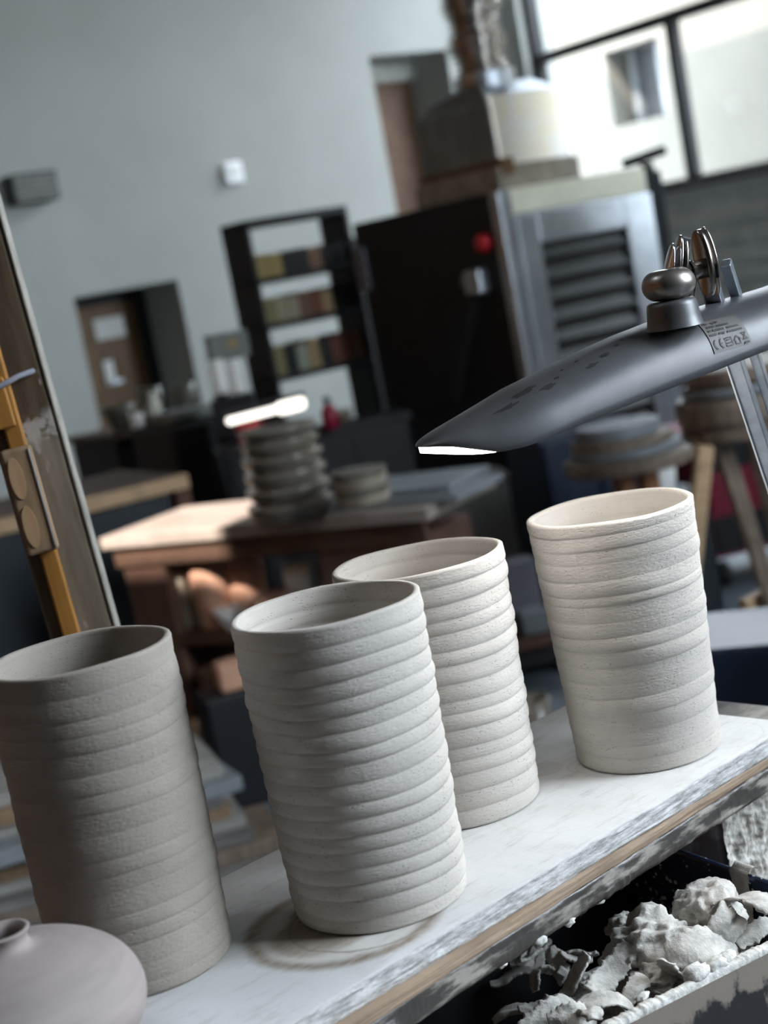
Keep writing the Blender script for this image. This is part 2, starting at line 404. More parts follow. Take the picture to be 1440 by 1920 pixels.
# window in wall_right: frame, glazing bars, panes
wb = math.atan2(-E2[1], -E2[0])
def wallB(t, z, off=0): p = KX - E2 * t + E1 * off; return (p[0], p[1], z)
w1 = struct(MB().box(.39, .45, .06, .16, 1.62, 4.7).box(4.14, 4.2, .06, .16, 1.62, 4.7).box(.45, 4.14, .06, .16, 4.63, 4.7).box(.39, 4.2, .02, .2, 1.60, 1.66).build('window_1', 'black_steel'), (KX[0], KX[1], 0), wb)
MB().box(.45, 4.14, .07, .15, 2.69, 2.76).build('transom', 'black_steel', w1)
MB().box(1.705, 1.775, .07, .15, 1.66, 2.69).build('mullion', 'black_steel', w1)
MB().box(3.0, 3.07, .07, .15, 1.66, 2.69).build('mullion', 'black_steel', w1)
for a, b, c, d in ((.45, 1.705, 1.66, 2.69), (1.775, 3.0, 1.66, 2.69), (3.07, 4.14, 1.66, 2.69), (.45, 4.14, 2.76, 4.63)):
    MB().box(a, b, .105, .111, c, d).build('pane', 'window_glass', w1)
portal('window_portal', wallB(2.3, 3.15, .3), (-E1[0], -E1[1], 0), 3.8, 3.0)
# large side window, to the right of the potter's place
w2 = struct(MB().box(6.85, 6.92, .08, .16, 1.7, 4.9).box(8.98, 9.05, .08, .16, 1.7, 4.9).box(6.92, 8.98, .08, .16, 1.7, 1.77).box(6.92, 8.98, .08, .16, 4.83, 4.9).build('window_2', 'black_steel'), (B_END[0], B_END[1], 0), -math.pi / 2)
MB().box(7.92, 7.98, .08, .16, 1.77, 4.83).build('mullion', 'black_steel', w2)
for a, b in ((6.92, 7.92), (7.98, 8.98)): MB().box(a, b, .115, .121, 1.77, 4.83).build('pane', 'window_glass', w2)
w4 = struct(MB().box(.95, 1.0, .08, .16, 1.3, 3.4).box(2.2, 2.25, .08, .16, 1.3, 3.4).box(1.0, 2.2, .08, .16, 1.3, 1.35).box(1.0, 2.2, .08, .16, 3.35, 3.4).build('window_added', 'black_steel'), (B_END[0], B_END[1], 0), -math.pi / 2)  # unseen window, added to brighten the hood, kiln frame and bowl stack
MB().box(1.0, 2.2, .115, .121, 1.35, 3.35).build('pane', 'window_glass', w4)
portal('side_portal', (XR + .28, B_END[1] - 7.95, 3.3), (-1, 0, 0), 2.2, 3.2)
portal('small_portal', (XR + .28, B_END[1] - 1.6, 2.35), (-1, 0, 0), 1.3, 2.1)
# the house across the yard
FO = 2.3
def fac(px, py):
    t, P, z = hit(KX + E1 * FO, -E2, px, py); return t, z
(ft0, fz1), (ft1, _), (_, fz0) = fac(1131, 100), fac(1236, 100), fac(1160, 238)
wall('wall_exterior', KX + E1 * FO + E2 * 6, KX + E1 * FO - E2 * 9, 0, 4.75, [(6 + ft0, 6 + ft1, fz0, fz1)], 'facade_render', .45, 1)
w3 = struct(MB().box(6 + ft0, 6 + ft1, .36, .40, fz0, fz1).build('window_3', 'facade_glass'), tuple(KX + E1 * FO + E2 * 6) + (0,), wb)
MB().box(6 + ft0, 6 + ft0 + .06, .30, .36, fz0, fz1).box(6 + ft0 + .34, 6 + ft0 + .42, .30, .36, fz0, fz1).build('frame', 'slate_board', w3)

# doors in wall_back
wa = math.atan2(E1[1], E1[0])
d1 = struct(MB().box(ta(3.77), ta(3.015), .50, .55, 0, 1.62).build('door_1', 'door_wood'), tuple(A_END) + (0,), wa)
def onA(px, py, off):
    t, P, z = hit(KX + E2 * off, -E1, px, py); return ta(t), z
def plate(name, mat, off, px0, py0, px1, py1, parent, th=.012):
    (a, z1), (b, z0) = onA(px0, py0, off), onA(px1, py1, off)
    zc0, zc1 = min(z0, z1), max(z0, z1)
    return MB().box(min(a, b), max(a, b), off - th, off, zc0, zc1).build(name, mat, parent, .003)
plate('sign', 'white_paper', .50, 180, 618, 234, 622, d1)
d1.children[0].data.transform(Matrix.Identity(4))
(sx0, sz), (sx1, _) = onA(178, 620, .5), onA(234, 620, .5)
bpy.data.objects.remove(d1.children[0])
MB().box(sx0, sx1, .488, .5, sz - .07, sz + .07).build('notice', 'white_paper', d1)
MB().box(ta(3.77), ta(3.015), .485, .4995, 1.555, 1.62).box(ta(3.11), ta(3.015), .485, .4995, 0, 1.555).build('door_frame', 'black_steel', d1)
hx, hz = onA(203, 690, .5)
MB().box(hx - .035, hx + .035, .485, .5, hz - .12, hz + .05).build('handle_plate', 'white_plastic', d1, .004)
MB().bar((hx - .02, .46, hz - .10), (hx + .07, .46, hz - .10), .025, .025).build('handle', 'aluminium', d1, .004)
struct(MB().box(ta(3.78), ta(3.005), .55, .60, 0, 1.64).build('trim_1', 'black_steel'), tuple(A_END) + (0,), wa)
d2 = struct(MB().box(ta(1.12), ta(.40), .47, .52, 0, 2.93).build('door_2', 'niche_wood'), tuple(A_END) + (0,), wa)
MB().box(ta(1.12), ta(.40), .40, .47, 2.80, 2.93).build('door_head', 'louvre_grey', d2)
# things on the wall
sx, szz = onA(432, 322, 0)
s = thing('wall_socket', 'small white electrical box fixed high on the pale wall', 'socket', (*(A_END + E1 * sx), szz), wa)
MB().box(-.07, .07, -.05, 0, -.08, .06).build('box_body', 'white_plastic', s, .012)
MB().box(-.035, .045, -.062, -.05, -.03, .03).build('cover', 'white_paper', s, .006)
vx, vz = onA(50, 358, 0)
v = thing('wall_vent', 'dark grey rectangular vent box on the wall above the timber post', 'vent', (*(A_END + E1 * vx), vz), wa)
MB().box(-.15, .155, -.14, 0, -.085, .095).build('vent_body', 'louvre_dark', v, .01)
for k in range(5): MB().box(-.13, .135, -.15, -.138, -.07 + k * .032, -.056 + k * .032).build('slat', 'olive_glaze', v)

# ------------------------------------------------------------------ back of the workshop
def obx(mb, w, d, z0, z1, x0=0, y0=0): return mb.box(x0, x0 + w, y0, y0 + d, z0, z1)
# black rack
S0 = aty(457, 414, 7.0); sw, sP, sz1 = hit(S0, E1, 650, 390); SD = hit(S0, E2, 411, 426)[0]; ZT = S0[2]
rk = thing('shelf_rack', 'tall black open-backed rack with three loaded shelves against the pale wall', 'shelf', (S0[0], S0[1], 0), TH)
for x in (0, sw - .022): MB().box(x, x + .022, 0, SD, 0, ZT).build('side_panel', 'black_steel', rk, .003)
MB().box(0, sw, 0, SD, ZT - .035, ZT).build('top_rail', 'black_steel', rk, .004)
def rackz(px, py): t, P, z = hit(S0, E1, px, py); return t, z
SHZ = []
for (px, py) in ((545, 512), (560, 596), (590, 690)):
    t, z = rackz(px, py); SHZ.append(z)
    MB().box(.0, sw, .0, SD, z - .03, z).build('shelf', 'black_steel', rk, .003)
MB().box(0, sw, 0, SD, .08, .11).build('shelf', 'black_steel', rk, .003)
BK = [('dull yellow', (.30, .23, .08)), ('olive tan', (.22, .19, .09)), ('grey-green', (.30, .32, .25)), ('tan', (.34, .24, .12)), ('black', (.012, .012, .012)), ('red-brown', (.15, .05, .028)), ('beige', (.33, .28, .18)), ('brown', (.16, .09, .05))]
for nm, c in BK: simple('cover_' + nm.replace('-', '_').replace(' ', '_'), c, .7, var=.1, scale=20)
simple('page_cream', (.45, .42, .34), .9)
ROWS = [('top', [0, 0, 4, 4, 7, 4, 4]), ('middle', [1, 6, 6, 7, 5, 3, 4, 4]), ('bottom', [1, 4, 2, 3, 4, 5, 5, 7])]
ORD = ['first', 'second', 'third', 'fourth', 'fifth', 'sixth', 'seventh', 'eighth']
for ri, (rn, seq) in enumerate(ROWS):
    x = .026; wtot = sw - .052; bw = wtot / len(seq)
    for i, ci in enumerate(seq):
        nm, c = BK[ci]; hh = (.105, .115, .135)[ri] * (1 - .06 * ((i * 7) % 3))
        p = np.array([S0[0], S0[1]]) + E1 * (x + i * bw) + E2 * .02
        b = thing('book', f'{nm} spine, {ORD[i]} from the left in the {rn} row of the black rack', 'book', (p[0], p[1], SHZ[ri]), TH, 'books on the black rack')
        mb = MB().box(.002, bw - .003, 0, .006, 0, hh).box(.002, .006, .006, .19, 0, hh).box(bw - .007, bw - .003, .006, .19, 0, hh)
        mb.build('cover', 'cover_' + nm.replace('-', '_').replace(' ', '_'), b)
        MB().box(.0065, bw - .0075, .007, .185, .003, hh - .004).build('pages', 'page_cream', b)

# kiln with its hood and duct
C = aty(925, 350, 6.2); KH = 1.66
kw = hit(C, E1, 1205, 335)[0]; kd = hit(C, E2, 660, 425)[0]
kl = thing('kiln', 'large dark front-loading kiln with aluminium frame and louvred front', 'kiln', (C[0], C[1], 0), TH)
MB().box(.0, kw, .03, kd, .08, KH).build('body', 'navy_steel', kl, .01)
MB().box(.02, kw - .02, .05, kd - .02, 0, .08).build('plinth', 'black_steel', kl)
fz = hit(C, E1, 950, 405)[2]
MB().box(.0, kw, -.02, .03, fz, KH).build('fascia', 'cream_panel', kl, .006)
MB().box(-.012, .055, -.03, .03, .06, KH).build('corner_trim', 'aluminium', kl, .006)
MB().box(.06, .17, -.035, .03, .10, fz - .005).box(kw - .17, kw, -.035, .03, .10, fz - .005).box(.17, kw - .17, -.035, .03, fz - .13, fz - .005).box(.17, kw - .17, -.035, .03, .10, .2).build('front_frame', 'aluminium', kl, .005)
lv = MB().box(.17, kw - .17, -.005, .03, .2, fz - .13)
z = .24
while z < fz - .2:
    lv.add([(.17, -.005, z), (kw - .17, -.005, z), (kw - .17, -.03, z + .02), (.17, -.03, z + .02), (.17, -.005, z + .06), (kw - .17, -.005, z + .06)], [(0, 1, 2, 3), (3, 2, 5, 4)]); z += .085
lv.build('louvre', 'louvre_dark', kl)
def onK(px, py):                                  # the kiln's dark side, local y = t
    t, P, z = hit(C, E2, px, py); return t, z
t, z = onK(913, 455); MB().lathe([(.0, 0), (.035, 0), (.035, .03), (.028, .045), (0, .045)], (-.0, t, z), 20, Matrix.Rotation(-math.pi / 2, 3, 'Y'), False).build('stop_button', 'red_plastic', kl, smooth=True)
t, z = onK(905, 530); hd = MB().box(-.06, 0, t - .05, t + .05, z - .045, z + .06).build('latch', 'aluminium', kl, .012)
t2, z2 = onK(865, 745); MB().bar((-.045, t + .01, z - .03), (-.03, t2, z2), .03, .03).build('lever', 'rubber_black', hd, .004)
t, z = onK(877, 528); MB().lathe([(0, 0), (.03, 0), (.03, .015), (0, .015)], (0, t, z), 16, Matrix.Rotation(-math.pi / 2, 3, 'Y'), False).build('dial', 'slate_board', kl)
t, z = onK(676, 495); MB().box(-.012, 0, t - .05, t + .03, z - .12, z + .07).build('data_plate', 'stone_purple', kl)
# hood: shallow flared metal box standing on the kiln
HC = aty(935, 318, 6.35); hw = hit(HC, E1, 1066, 300)[0]; hdp = hit(HC, E2, 790, 372)[0]; hz0 = KH + .06; hz1 = hit(HC, E1, 905, 150)[2]
hood = thing('kiln_hood', 'box-shaped sheet metal extraction hood standing on top of the kiln', 'extractor hood', (HC[0], HC[1], KH), TH)
a = hz1 - KH; b0 = .10
MB().box(-.03, hw + .03, -.03, hdp, .0, b0).build('base_frame', 'stoneware', hood, .006)
MB().box(-.01, .05, -.045, hdp - .02, b0 - .04, b0 + .03).build('side_rail', 'door_wood', hood, .004)
rz = a - .10
MB().box(0, .012, 0, hdp - .05, b0, rz).add([(0, .0, rz), (0, hdp - .05, rz), (.05, hdp * .75, a - .03), (.03, .06, a)], [(0, 1, 2, 3)]).build('side_plate', 'hood_grey', hood)
MB().box(.012, hw, -.004, .008, b0, a - .06).build('front_plate', 'hood_shiny', hood, .003)
MB().add([(.0, -.004, a - .06), (hw, -.004, a - .06), (hw - .04, .10, a), (.03, .10, a)], [(0, 1, 2, 3)]).add([(.03, .10, a), (hw - .04, .10, a), (hw - .04, hdp * .8, a - .02), (.04, hdp * .8, a - .02)], [(0, 1, 2, 3)]).build('top_plate', 'aluminium', hood)
MB().box(hw - .012, hw, .009, hdp - .05, b0, a - .08).box(.012, hw - .012, hdp - .062, hdp - .05, b0, a - .08).build('rear_plate', 'hood_grey', hood)
# flexible duct
du = thing('foil_duct', 'crinkled shiny foil duct rising from the kiln hood', 'duct', (HC[0], HC[1], KH + a))
D0, D1, D2 = aty(908, 150, 6.6), aty(880, 45, 6.6), aty(862, -180, 6.6)
pts = []; rads = []
for i in range(120):
    t = i / 119
    p = (1 - t) ** 2 * D0 + 2 * t * (1 - t) * D1 + t * t * D2
    pts.append(p - np.array([HC[0], HC[1], KH + a])); rads.append(.105 + .014 * math.sin(i * 1.15) + .012 * math.sin(i * .21 + 1) + .006 * math.sin(i * 2.9))
MB().tube(pts, rads, 40).build('duct_body', 'duct_foil', du, smooth=True)
MB().lathe([(.10, -.05), (.13, -.05), (.13, .02), (.10, .02)], tuple(D0 - np.array([HC[0], HC[1], KH + a])), 32).build('collar', 'aluminium', du)
dtop = D2; struct(MB().tube([D2, D2 + np.array([0, 0, 2.5])], .1, 24).build('trim_2', 'duct_foil'))
bpy.data.objects.remove(bpy.data.objects['trim_2'])

# louvred panel below the window
LP0 = KX - E2 * 1.46 - E1 * .06
lp = thing('louvred_panel', 'wide grey louvred panel with a beige frame below the window', 'louvre panel', (LP0[0], LP0[1], 0), wb)
MB().box(0, 2.75, -.06, .0, 1.50, 1.58).box(0, .12, -.06, 0, .1, 1.5).box(2.63, 2.75, -.06, 0, .1, 1.5).build('panel_frame', 'louvre_frame', lp, .006)
MB().box(-.02, 2.77, -.09, .05, 1.58, 1.605).build('cap', 'black_steel', lp, .004)
lv = MB().box(.12, 2.63, -.012, 0, .1, 1.5); z = .14
while z < 1.4:
    lv.add([(.12, -.012, z), (2.63, -.012, z), (2.63, -.055, z + .03), (.12, -.055, z + .03), (.12, -.012, z + .10), (2.63, -.012, z + .10)], [(0, 1, 2, 3), (3, 2, 5, 4)]); z += .13
lv.build('louvre', 'louvre_grey', lp)
hb = np.append(C[:2] + E1 * (kw + .10) + E2 * .06, 0)
tap = thing('shutoff_valve', 'black valve handle on a pipe at the kiln front right top corner', 'valve', (hb[0], hb[1], KH - .02))
MB().tube([(0, 0, 0), (0, 0, .04)], .03, 14).tube([(-.10, -.02, .05), (.09, .02, .08)], .022, 12).build('handle', 'black_steel', tap)
MB().box(-.04, .05, -.03, .05, -1.64, .0).build('pipe_casing', 'navy_cabinet', tap, .006)

# left bench with its vessels
B0 = atz(0, 975, .82); bt = hit(B0, E1, 352, 890)
bdir = np.array([bt[1][0] - B0[0], bt[1][1] - B0[1]]); 
B1 = atz(352, 888, .82); bv = B1[:2] - B0[:2]; bl = np.linalg.norm(bv); bv = bv / bl; ba = math.atan2(bv[1], bv[0])
bo = B0[:2] - bv * 1.3
bn = thing('workbench', 'long navy workbench with a pale oak front edge near the wooden door', 'workbench', (bo[0], bo[1], 0), ba)
BL = bl + 1.3
MB().box(0, BL, 0, .04, .765, .82).build('front_edge', 'oak', bn, .004)
MB().box(0, BL, .04, .72, .78, .82).build('worktop', 'dark_wood', bn, .003)
for i in range(4): MB().box(.01 + i * BL / 4 * .96, (i + 1) * BL / 4 * .96 - .005, .02, .045, .08, .76).build('cabinet_door', 'navy_cabinet', bn, .004)
MB().box(.0, BL * .96, .046, .70, .05, .78).build('carcass', 'navy_cabinet', bn)
MB().box(BL - .06, BL, .005, .06, 0, .765).build('leg', 'terracotta_dark', bn, .004)
# second dark cabinet behind it, with bowls on top
Q = aty(215, 815, 7.2); qz = Q[2]
cz = thing('low_cabinet', 'black low cabinet with a timber top in front of the wooden door', 'cabinet', (Q[0], Q[1], 0), TH)
MB().box(0, .48, 0, .5, 0, qz - .03).build('body', 'black_steel', cz, .01)
MB().box(-.02, .50, -.02, .52, qz - .03, qz).build('top', 'dark_wood', cz, .004)
def pot_at(name, label, cat, px, Y, zb, prof, mat, group=None, n=28):
    p = aty(px[0], px[1], Y); o = MB().lathe(prof, (0, 0, 0), n, None, False).build(name, mat, None, 0, True)
    return tag(o, label, cat, group, (p[0], p[1], zb))
def vessel(r0, r1, h, w=.006): return [(0, 0), (r0, 0), (r0 * 1.02, .004), ((r0 + r1) / 2 * 1.03, h * .5), (r1, h), (r1 - w, h), ((r0 + r1) / 2 * 1.03 - w, h * .5), (max(.002, r0 - w), .01), (0, .008)]
pot_at('mug', 'small white cup on the low black cabinet', 'cup', (257, 790), 7.35, qz, vessel(.03, .036, .07), 'white_plastic')
pot_at('bottle', 'cream rounded bottle on the low black cabinet', 'bottle', (292, 780), 7.4, qz, [(0, 0), (.035, 0), (.04, .05), (.032, .10), (.014, .13), (.014, .15), (0, .15)], 'cream_glaze')
pot_at('bowl', 'large dark olive bowl at the left end of the low cabinet', 'bowl', (228, 800), 7.4, qz, vessel(.04, .085, .12), 'olive_glaze')
pot_at('jar', 'tall olive jar behind the cream bottle', 'jar', (288, 770), 7.55, qz, vessel(.04, .06, .17), 'olive_glaze')
pot_at('crock', 'grey-green crock at the right end of the low cabinet', 'crock', (352, 765), 7.5, qz - .0, vessel(.05, .055, .16), 'olive_glaze')
# dark machine between bench and rack
M0 = aty(338, 880, 6.6)
pm = thing('pug_mill', 'black floor-standing clay machine between workbench and rack', 'machine', (M0[0], M0[1], 0), TH)
MB().box(0, .34, 0, .4, 0, .95).build('body', 'black_steel', pm, .02)
MB().box(.04, .30, .06, .34, .951, 1.0).build('lid', 'hood_grey', pm, .015)
# notice stand: dark box with yellow label over a pair of white tubes
T0 = aty(392, 660, 6.4)
ns = thing('control_box', 'dark wall-height control box with a yellow label beside the rack', 'control box', (T0[0], T0[1], 0), TH * .3)
zz = T0[2]
MB().box(-.0, .055, .09, .14, 0, zz + .06).build('stand', 'black_steel', ns, .004)
MB().box(.0, .165, -.05, .14, zz - .045, zz + .065).build('housing', 'hood_grey', ns, .008)
MB().box(.075, .115, -.053, -.05, zz + .0, zz + .035).build('label_plate', 'cover_dull_yellow', ns)
for dx in (0, 1):
    q = aty(417 + dx * 32, 738, 6.35)
    o = MB().lathe([(0, 0), (.026, 0), (.031, .008), (.031, .13), (.027, .142), (0, .142)], (0, 0, 0), 24, None, False).build('white_canister', 'white_plastic', None, 0, True)
    tag(o, ['white upright canister under the control box, nearer the door', 'white upright canister under the control box, nearer the rack'][dx], 'canister', 'white canisters by the rack', (q[0], q[1], q[2]))
q = aty(435, 738, 6.35)
cs = thing('canister_stand', 'black pedestal carrying two white canisters beside the rack', 'stand', (q[0], q[1], 0))
MB().box(-.09, .09, -.06, .05, 0, q[2] - .002).build('pedestal', 'black_steel', cs, .01)
cs.location.z = min(o.location.z for o in bpy.data.objects if o.name.startswith('white_canister')) - q[2]
cs.location.z = -.006
q = aty(466, 808, 6.1)
rb = thing('red_jug', 'bright red jug below the glowing far lamp', 'jug', (q[0], q[1], q[2] - .04))
MB().lathe(vessel(.045, .05, .085), (0, 0, 0), 24, None, False).build('jug_body', 'red_plastic', rb, smooth=True)
MB().tube([(.05, 0, .07), (.085, -.01, .055), (.05, 0, .02)], .008, 8).build('handle', 'deep_red', rb)
q2 = aty(622, 800, 6.0)
rb2 = thing('red_bottle', 'dark crimson bottle standing to the right of the tall bowl stack', 'bottle', (q2[0], q2[1], q2[2] - .06))
MB().lathe([(0, 0), (.032, 0), (.034, .06), (.02, .09), (0, .1)], (0, 0, 0), 20, None, False).build('bottle_body', 'deep_red', rb2, smooth=True)
MB().lathe([(0, .1), (.014, .1), (.014, .125), (0, .125)], (0, 0, 0), 14, None, False).build('cap', 'rubber_black', rb2)
sd = thing('black_chest', 'low black chest standing in front of the rack', 'chest', (q[0], q[1], 0), .2)
MB().box(-.14, .64, -.11, .11, q[2] - .075, q[2] - .042).build('lid', 'black_steel', sd, .004)
MB().box(-.12, .62, -.10, .10, 0, q[2] - .075).build('body', 'black_steel', sd)
for x in (-.11, .14, .39): MB().box(x, x + .22, -.108, -.10, .04, q[2] - .10).build('panel', 'navy_steel', sd, .003)
bp_ = aty(668, 560, 7.75)
bpn = thing('slit_cover', 'tall black sheet added to close the bright slit between rack and kiln', 'board', (bp_[0], bp_[1], 0), TH)
MB().box(-.09, .16, 0, .03, 0, 1.62).build('board_face', 'black_steel', bpn, .004)  # added sheet, darkens the bright slit between rack and kiln
MB().box(-.10, .17, -.02, .08, 0, .03).build('foot', 'black_steel', bpn, .004)
rb2.location.z = q[2] - .042; rb.location.z = q[2] - .042
q3 = aty(690, 765, 6.05); pot_at('bowl', 'small pale bowl near the dark kiln side', 'bowl', (648, 800), 6.15, q[2] - .042, vessel(.025, .04, .05), 'glaze_grey')
# far lamp with its lit strip
FL0, FL1 = aty(425, 790, 5.6), aty(572, 752, 5.6)
fl = thing('desk_lamp', 'distant work lamp with a glowing white strip above the bowl stack', 'lamp', (FL0[0], FL0[1], .75))
mid = (FL0 + FL1) / 2
off = np.array([FL0[0], FL0[1], .75])
MB().bar(FL0 - off + np.array([0, .02, .022]), FL1 - off + np.array([0, .02, .022]), .10, .018).build('head', 'rubber_black', fl, .006)
MB().bar(FL0 - off, FL0 * .35 + FL1 * .65 - off, .06, .030).bar(FL0 * .36 + FL1 * .64 - off, FL1 - off, .07, .05).build('light_strip', 'led_far', fl, .014, seg=4)
arm_b = np.array([.30, .50, 0.0])
md = (FL0 + FL1) / 2 - off
MB().tube([md + np.array([0, .03, .02]), md + np.array([.01, .10, -.06]), np.array([md[0], .10, 0])], .012, 10).build('arm', 'black_steel', fl)
MB().box(md[0] - .06, md[0] + .06, .05, .15, -.75, 0).build('post', 'black_steel', fl)

# ------------------------------------------------------------------ far table with the bowls
TL = hit(TAB_A, TDIR, 800, 965)[0]
tb = thing('work_table', 'wooden table with terracotta-coloured end panels carrying stacks of bowls', 'table', (TAB_A[0], TAB_A[1], 0), ska)
MB().box(0, TL, 0, .48, .71, .75).build('tabletop', 'bench_top_wood', tb, .004)
MB().box(.03, TL - .03, .02, .05, .64, .71).build('apron', 'dark_wood', tb, .003)
for x0, x1 in ((.05, .22), (TL - .42, TL - .10)): MB().box(x0, x1, .03, .45, 0, .64).build('end_panel', 'terracotta_dark', tb, .004)
MB().box(.22, TL - .42, .03, .46, .36, .40).build('lower_shelf', 'dark_wood', tb, .003)
def onT(px, py, z): p = atz(px, py, z); return p
def stack(cx, cy, z0, layers, names, labels, cat, group, mats):
    z = z0
    for (prof, h), lab, mt in zip(layers, labels, mats):
        o = MB().lathe(prof, (0, 0, 0), 36, None, False).build(names, mt, None, 0, True)
        tag(o, lab, cat, group, (cx, cy, z)); z += h
def dish(r, h, foot=.75): return [(0, 0), (r * foot, 0), (r * foot * 1.02, .006), (r * .96, h * .45), (r, h * .62), (r, h * .78), (r * .97, h * .80), (r * .8, h * .72), (0, h * .70)]
sp = onT(552, 975, .75)
hb_ = [.060, .050, .050, .048, .045, .038]
rr = [.136, .133, .128, .128, .124, .120]
TOP = ['lowest bowl', 'second bowl up', 'third bowl up', 'fourth bowl up', 'fifth bowl up', 'top bowl']
stack(sp[0], sp[1] + .03, .75, [(dish(r, h * 1.25, .80), h) for r, h in zip(rr, hb_)], 'stacked_bowl', [t + ' of the tall stack on the far table' for t in TOP], 'bowl', 'tall stack of bowls', ['glaze_grey'] * 6)
sp2 = onT(683, 945, .79)
# slate boards lie under the short stack and overhang the table end
for k, (nm, dz) in enumerate((('lower', 0), ('upper', .022))):
    bp = TAB_A[:2] + TDIR * (TL - .42 - .02 * k) + TN * (.07 + .03 * k)
    o = MB().box(0, .50 - .03 * k, 0, .30, 0, .020).build('slate_board', 'slate_board', None, .003)
    tag(o, f'{nm} of two grey boards overhanging the far table end', 'board', 'grey boards on the far table', (bp[0], bp[1], .7505 + dz), ska + .06 * (k - .5))
stack(sp2[0], sp2[1], .7935, [(dish(.083, .032, .9), .025) for _ in range(4)], 'stacked_plate', [t + ' of the short stack on the grey boards' for t in ('lowest plate', 'second plate up', 'third plate up', 'top plate')], 'plate', 'short stack of plates', ['stoneware', 'glaze_grey', 'stoneware', 'glaze_grey'])
# things on the table's lower shelf
def onS(px, py, off=.12):
    p0 = TAB_A[:2] + TN * off; t, P, z = hit(p0, TDIR, px, py); return P
def shelf_thing(name, label, cat, px, off, mb, mat, z=.40, bevel=.004, smooth=False, rz=None):
    P = onS(*px, off); o = mb.build(name, mat, None, bevel, smooth); return tag(o, label, cat, None, (P[0], P[1], z), ska if rz is None else rz)
shelf_thing('storage_crate', 'grey slatted crate under the sunlit end of the far table', 'crate', (335, 1080), .14, MB().box(-.10, .06, -.06, .2, 0, .012).box(-.10, .06, -.06, -.048, .012, .21).box(-.10, .06, .188, .2, .012, .21).box(-.10, -.088, -.048, .188, .012, .21).box(.048, .06, -.048, .188, .012, .21), 'stoneware')
shelf_thing('flower_pot', 'sunlit terracotta pot beside the grey crate under the table', 'pot', (392, 1080), .12, MB().lathe(vessel(.055, .066, .22), (0, 0, 0), 28, None, False), 'terracotta', smooth=True, bevel=0)
shelf_thing('flower_pot', 'second sunlit terracotta pot, behind the white bowl under the table', 'pot', (458, 1070), .18, MB().lathe(vessel(.055, .066, .22), (0, 0, 0), 28, None, False), 'terracotta', smooth=True, bevel=0)
shelf_thing('bowl', 'small white bowl in the sun on the table lower shelf', 'bowl', (425, 1100), .07, MB().lathe(vessel(.03, .06, .07), (0, 0, 0), 28, None, False), 'white_plastic', smooth=True, bevel=0)
shelf_thing('dish', 'wide peach-coloured dish in the sun under the table', 'dish', (505, 1065), .08, MB().lathe(vessel(.05, .09, .10), (0, 0, 0), 32, None, False), 'terracotta', smooth=True, bevel=0)
shelf_thing('paper_bundle', 'pale crumpled paper bundle at the right of the table lower shelf', 'paper', (560, 1040), .14, MB().box(-.07, .07, -.06, .08, 0, .10).box(-.05, .055, -.05, .07, .10, .19), 'white_paper', bevel=.02)
P = onS(440, 1140, .0); o = MB().box(-.19, .17, -.02, .22, 0, .17).build('wooden_box', 'dark_wood', None, .006)
tag(o, 'brown wooden box on the floor shelf below the terracotta pots', 'box', None, (P[0], P[1], .12), ska)
lowp = TAB_A[:2] + TDIR * .22 + TN * -.04
o = MB().box(0, TL - .66, 0, .46, .08, .119).box(.02, .08, .05, .4, 0, .08).box(TL - .76, TL - .70, .05, .4, 0, .08).build('plank_pallet', 'brown_wood', None, .004)
tag(o, 'brown low pallet on the floor under the far table', 'pallet', None, (lowp[0], lowp[1], 0), ska)
p = aty(432, 1265, 4.35); o = MB().box(-.04, .06, -.03, .06, 0, .085).build('stone_block', 'terracotta', None, .012)
tag(o, 'pinkish block on a dark upturned box behind the clay cylinders', 'block', None, (p[0], p[1], p[2] - .045), .3)
o = MB().box(-.10, .12, -.06, .12, 0, p[2] - .0455).build('upturned_box', 'navy_steel', None, .01)
tag(o, 'dark upturned box carrying the pinkish block behind the cylinders', 'box', None, (p[0], p[1], 0), .3)

# pile of reclaimed boards on the floor
PB = aty(455, 1590, 3.75); pdir = math.radians(20)
rnd = random.Random(5); z = 0.0
lens_ = [1.35, 1.35, 1.3, 1.3, 1.28, 1.22, 1.25, 1.16, 1.2, 1.1]
NMS = ['lowest', 'second', 'third', 'fourth', 'fifth', 'sixth', 'seventh', 'eighth', 'ninth', 'topmost']
px = PB[0] + .10
for i, L in enumerate(lens_):
    th = .030 + .008 * rnd.random(); a = pdir + rnd.uniform(-.08, .08)
    o = MB().box(-L, 0, 0, .26 + .08 * rnd.random(), 0, th).build('reclaimed_board', ('grey_plank', 'stool_wood', 'grey_plank', 'pale_plank', 'brown_wood', 'grey_plank', 'slate_board', 'pale_plank', 'brown_wood', 'pale_plank')[i], None, .003)
    tag(o, f'{NMS[i]} weathered board from the floor in the grey pile behind the cylinders', 'board', 'pile of weathered boards', (px - .018 * i + rnd.uniform(-.06, .04), PB[1] + .03 + rnd.uniform(0, .04), z), a)
    z += th + .0005
o = MB().box(-.30, 0, 0, .16, 0, .075).build('stone_slab', 'stone_purple', None, .008)
tag(o, 'purplish grey slab lying on top of the board pile', 'slab', None, (px - .22, PB[1] + .08, z), pdir)

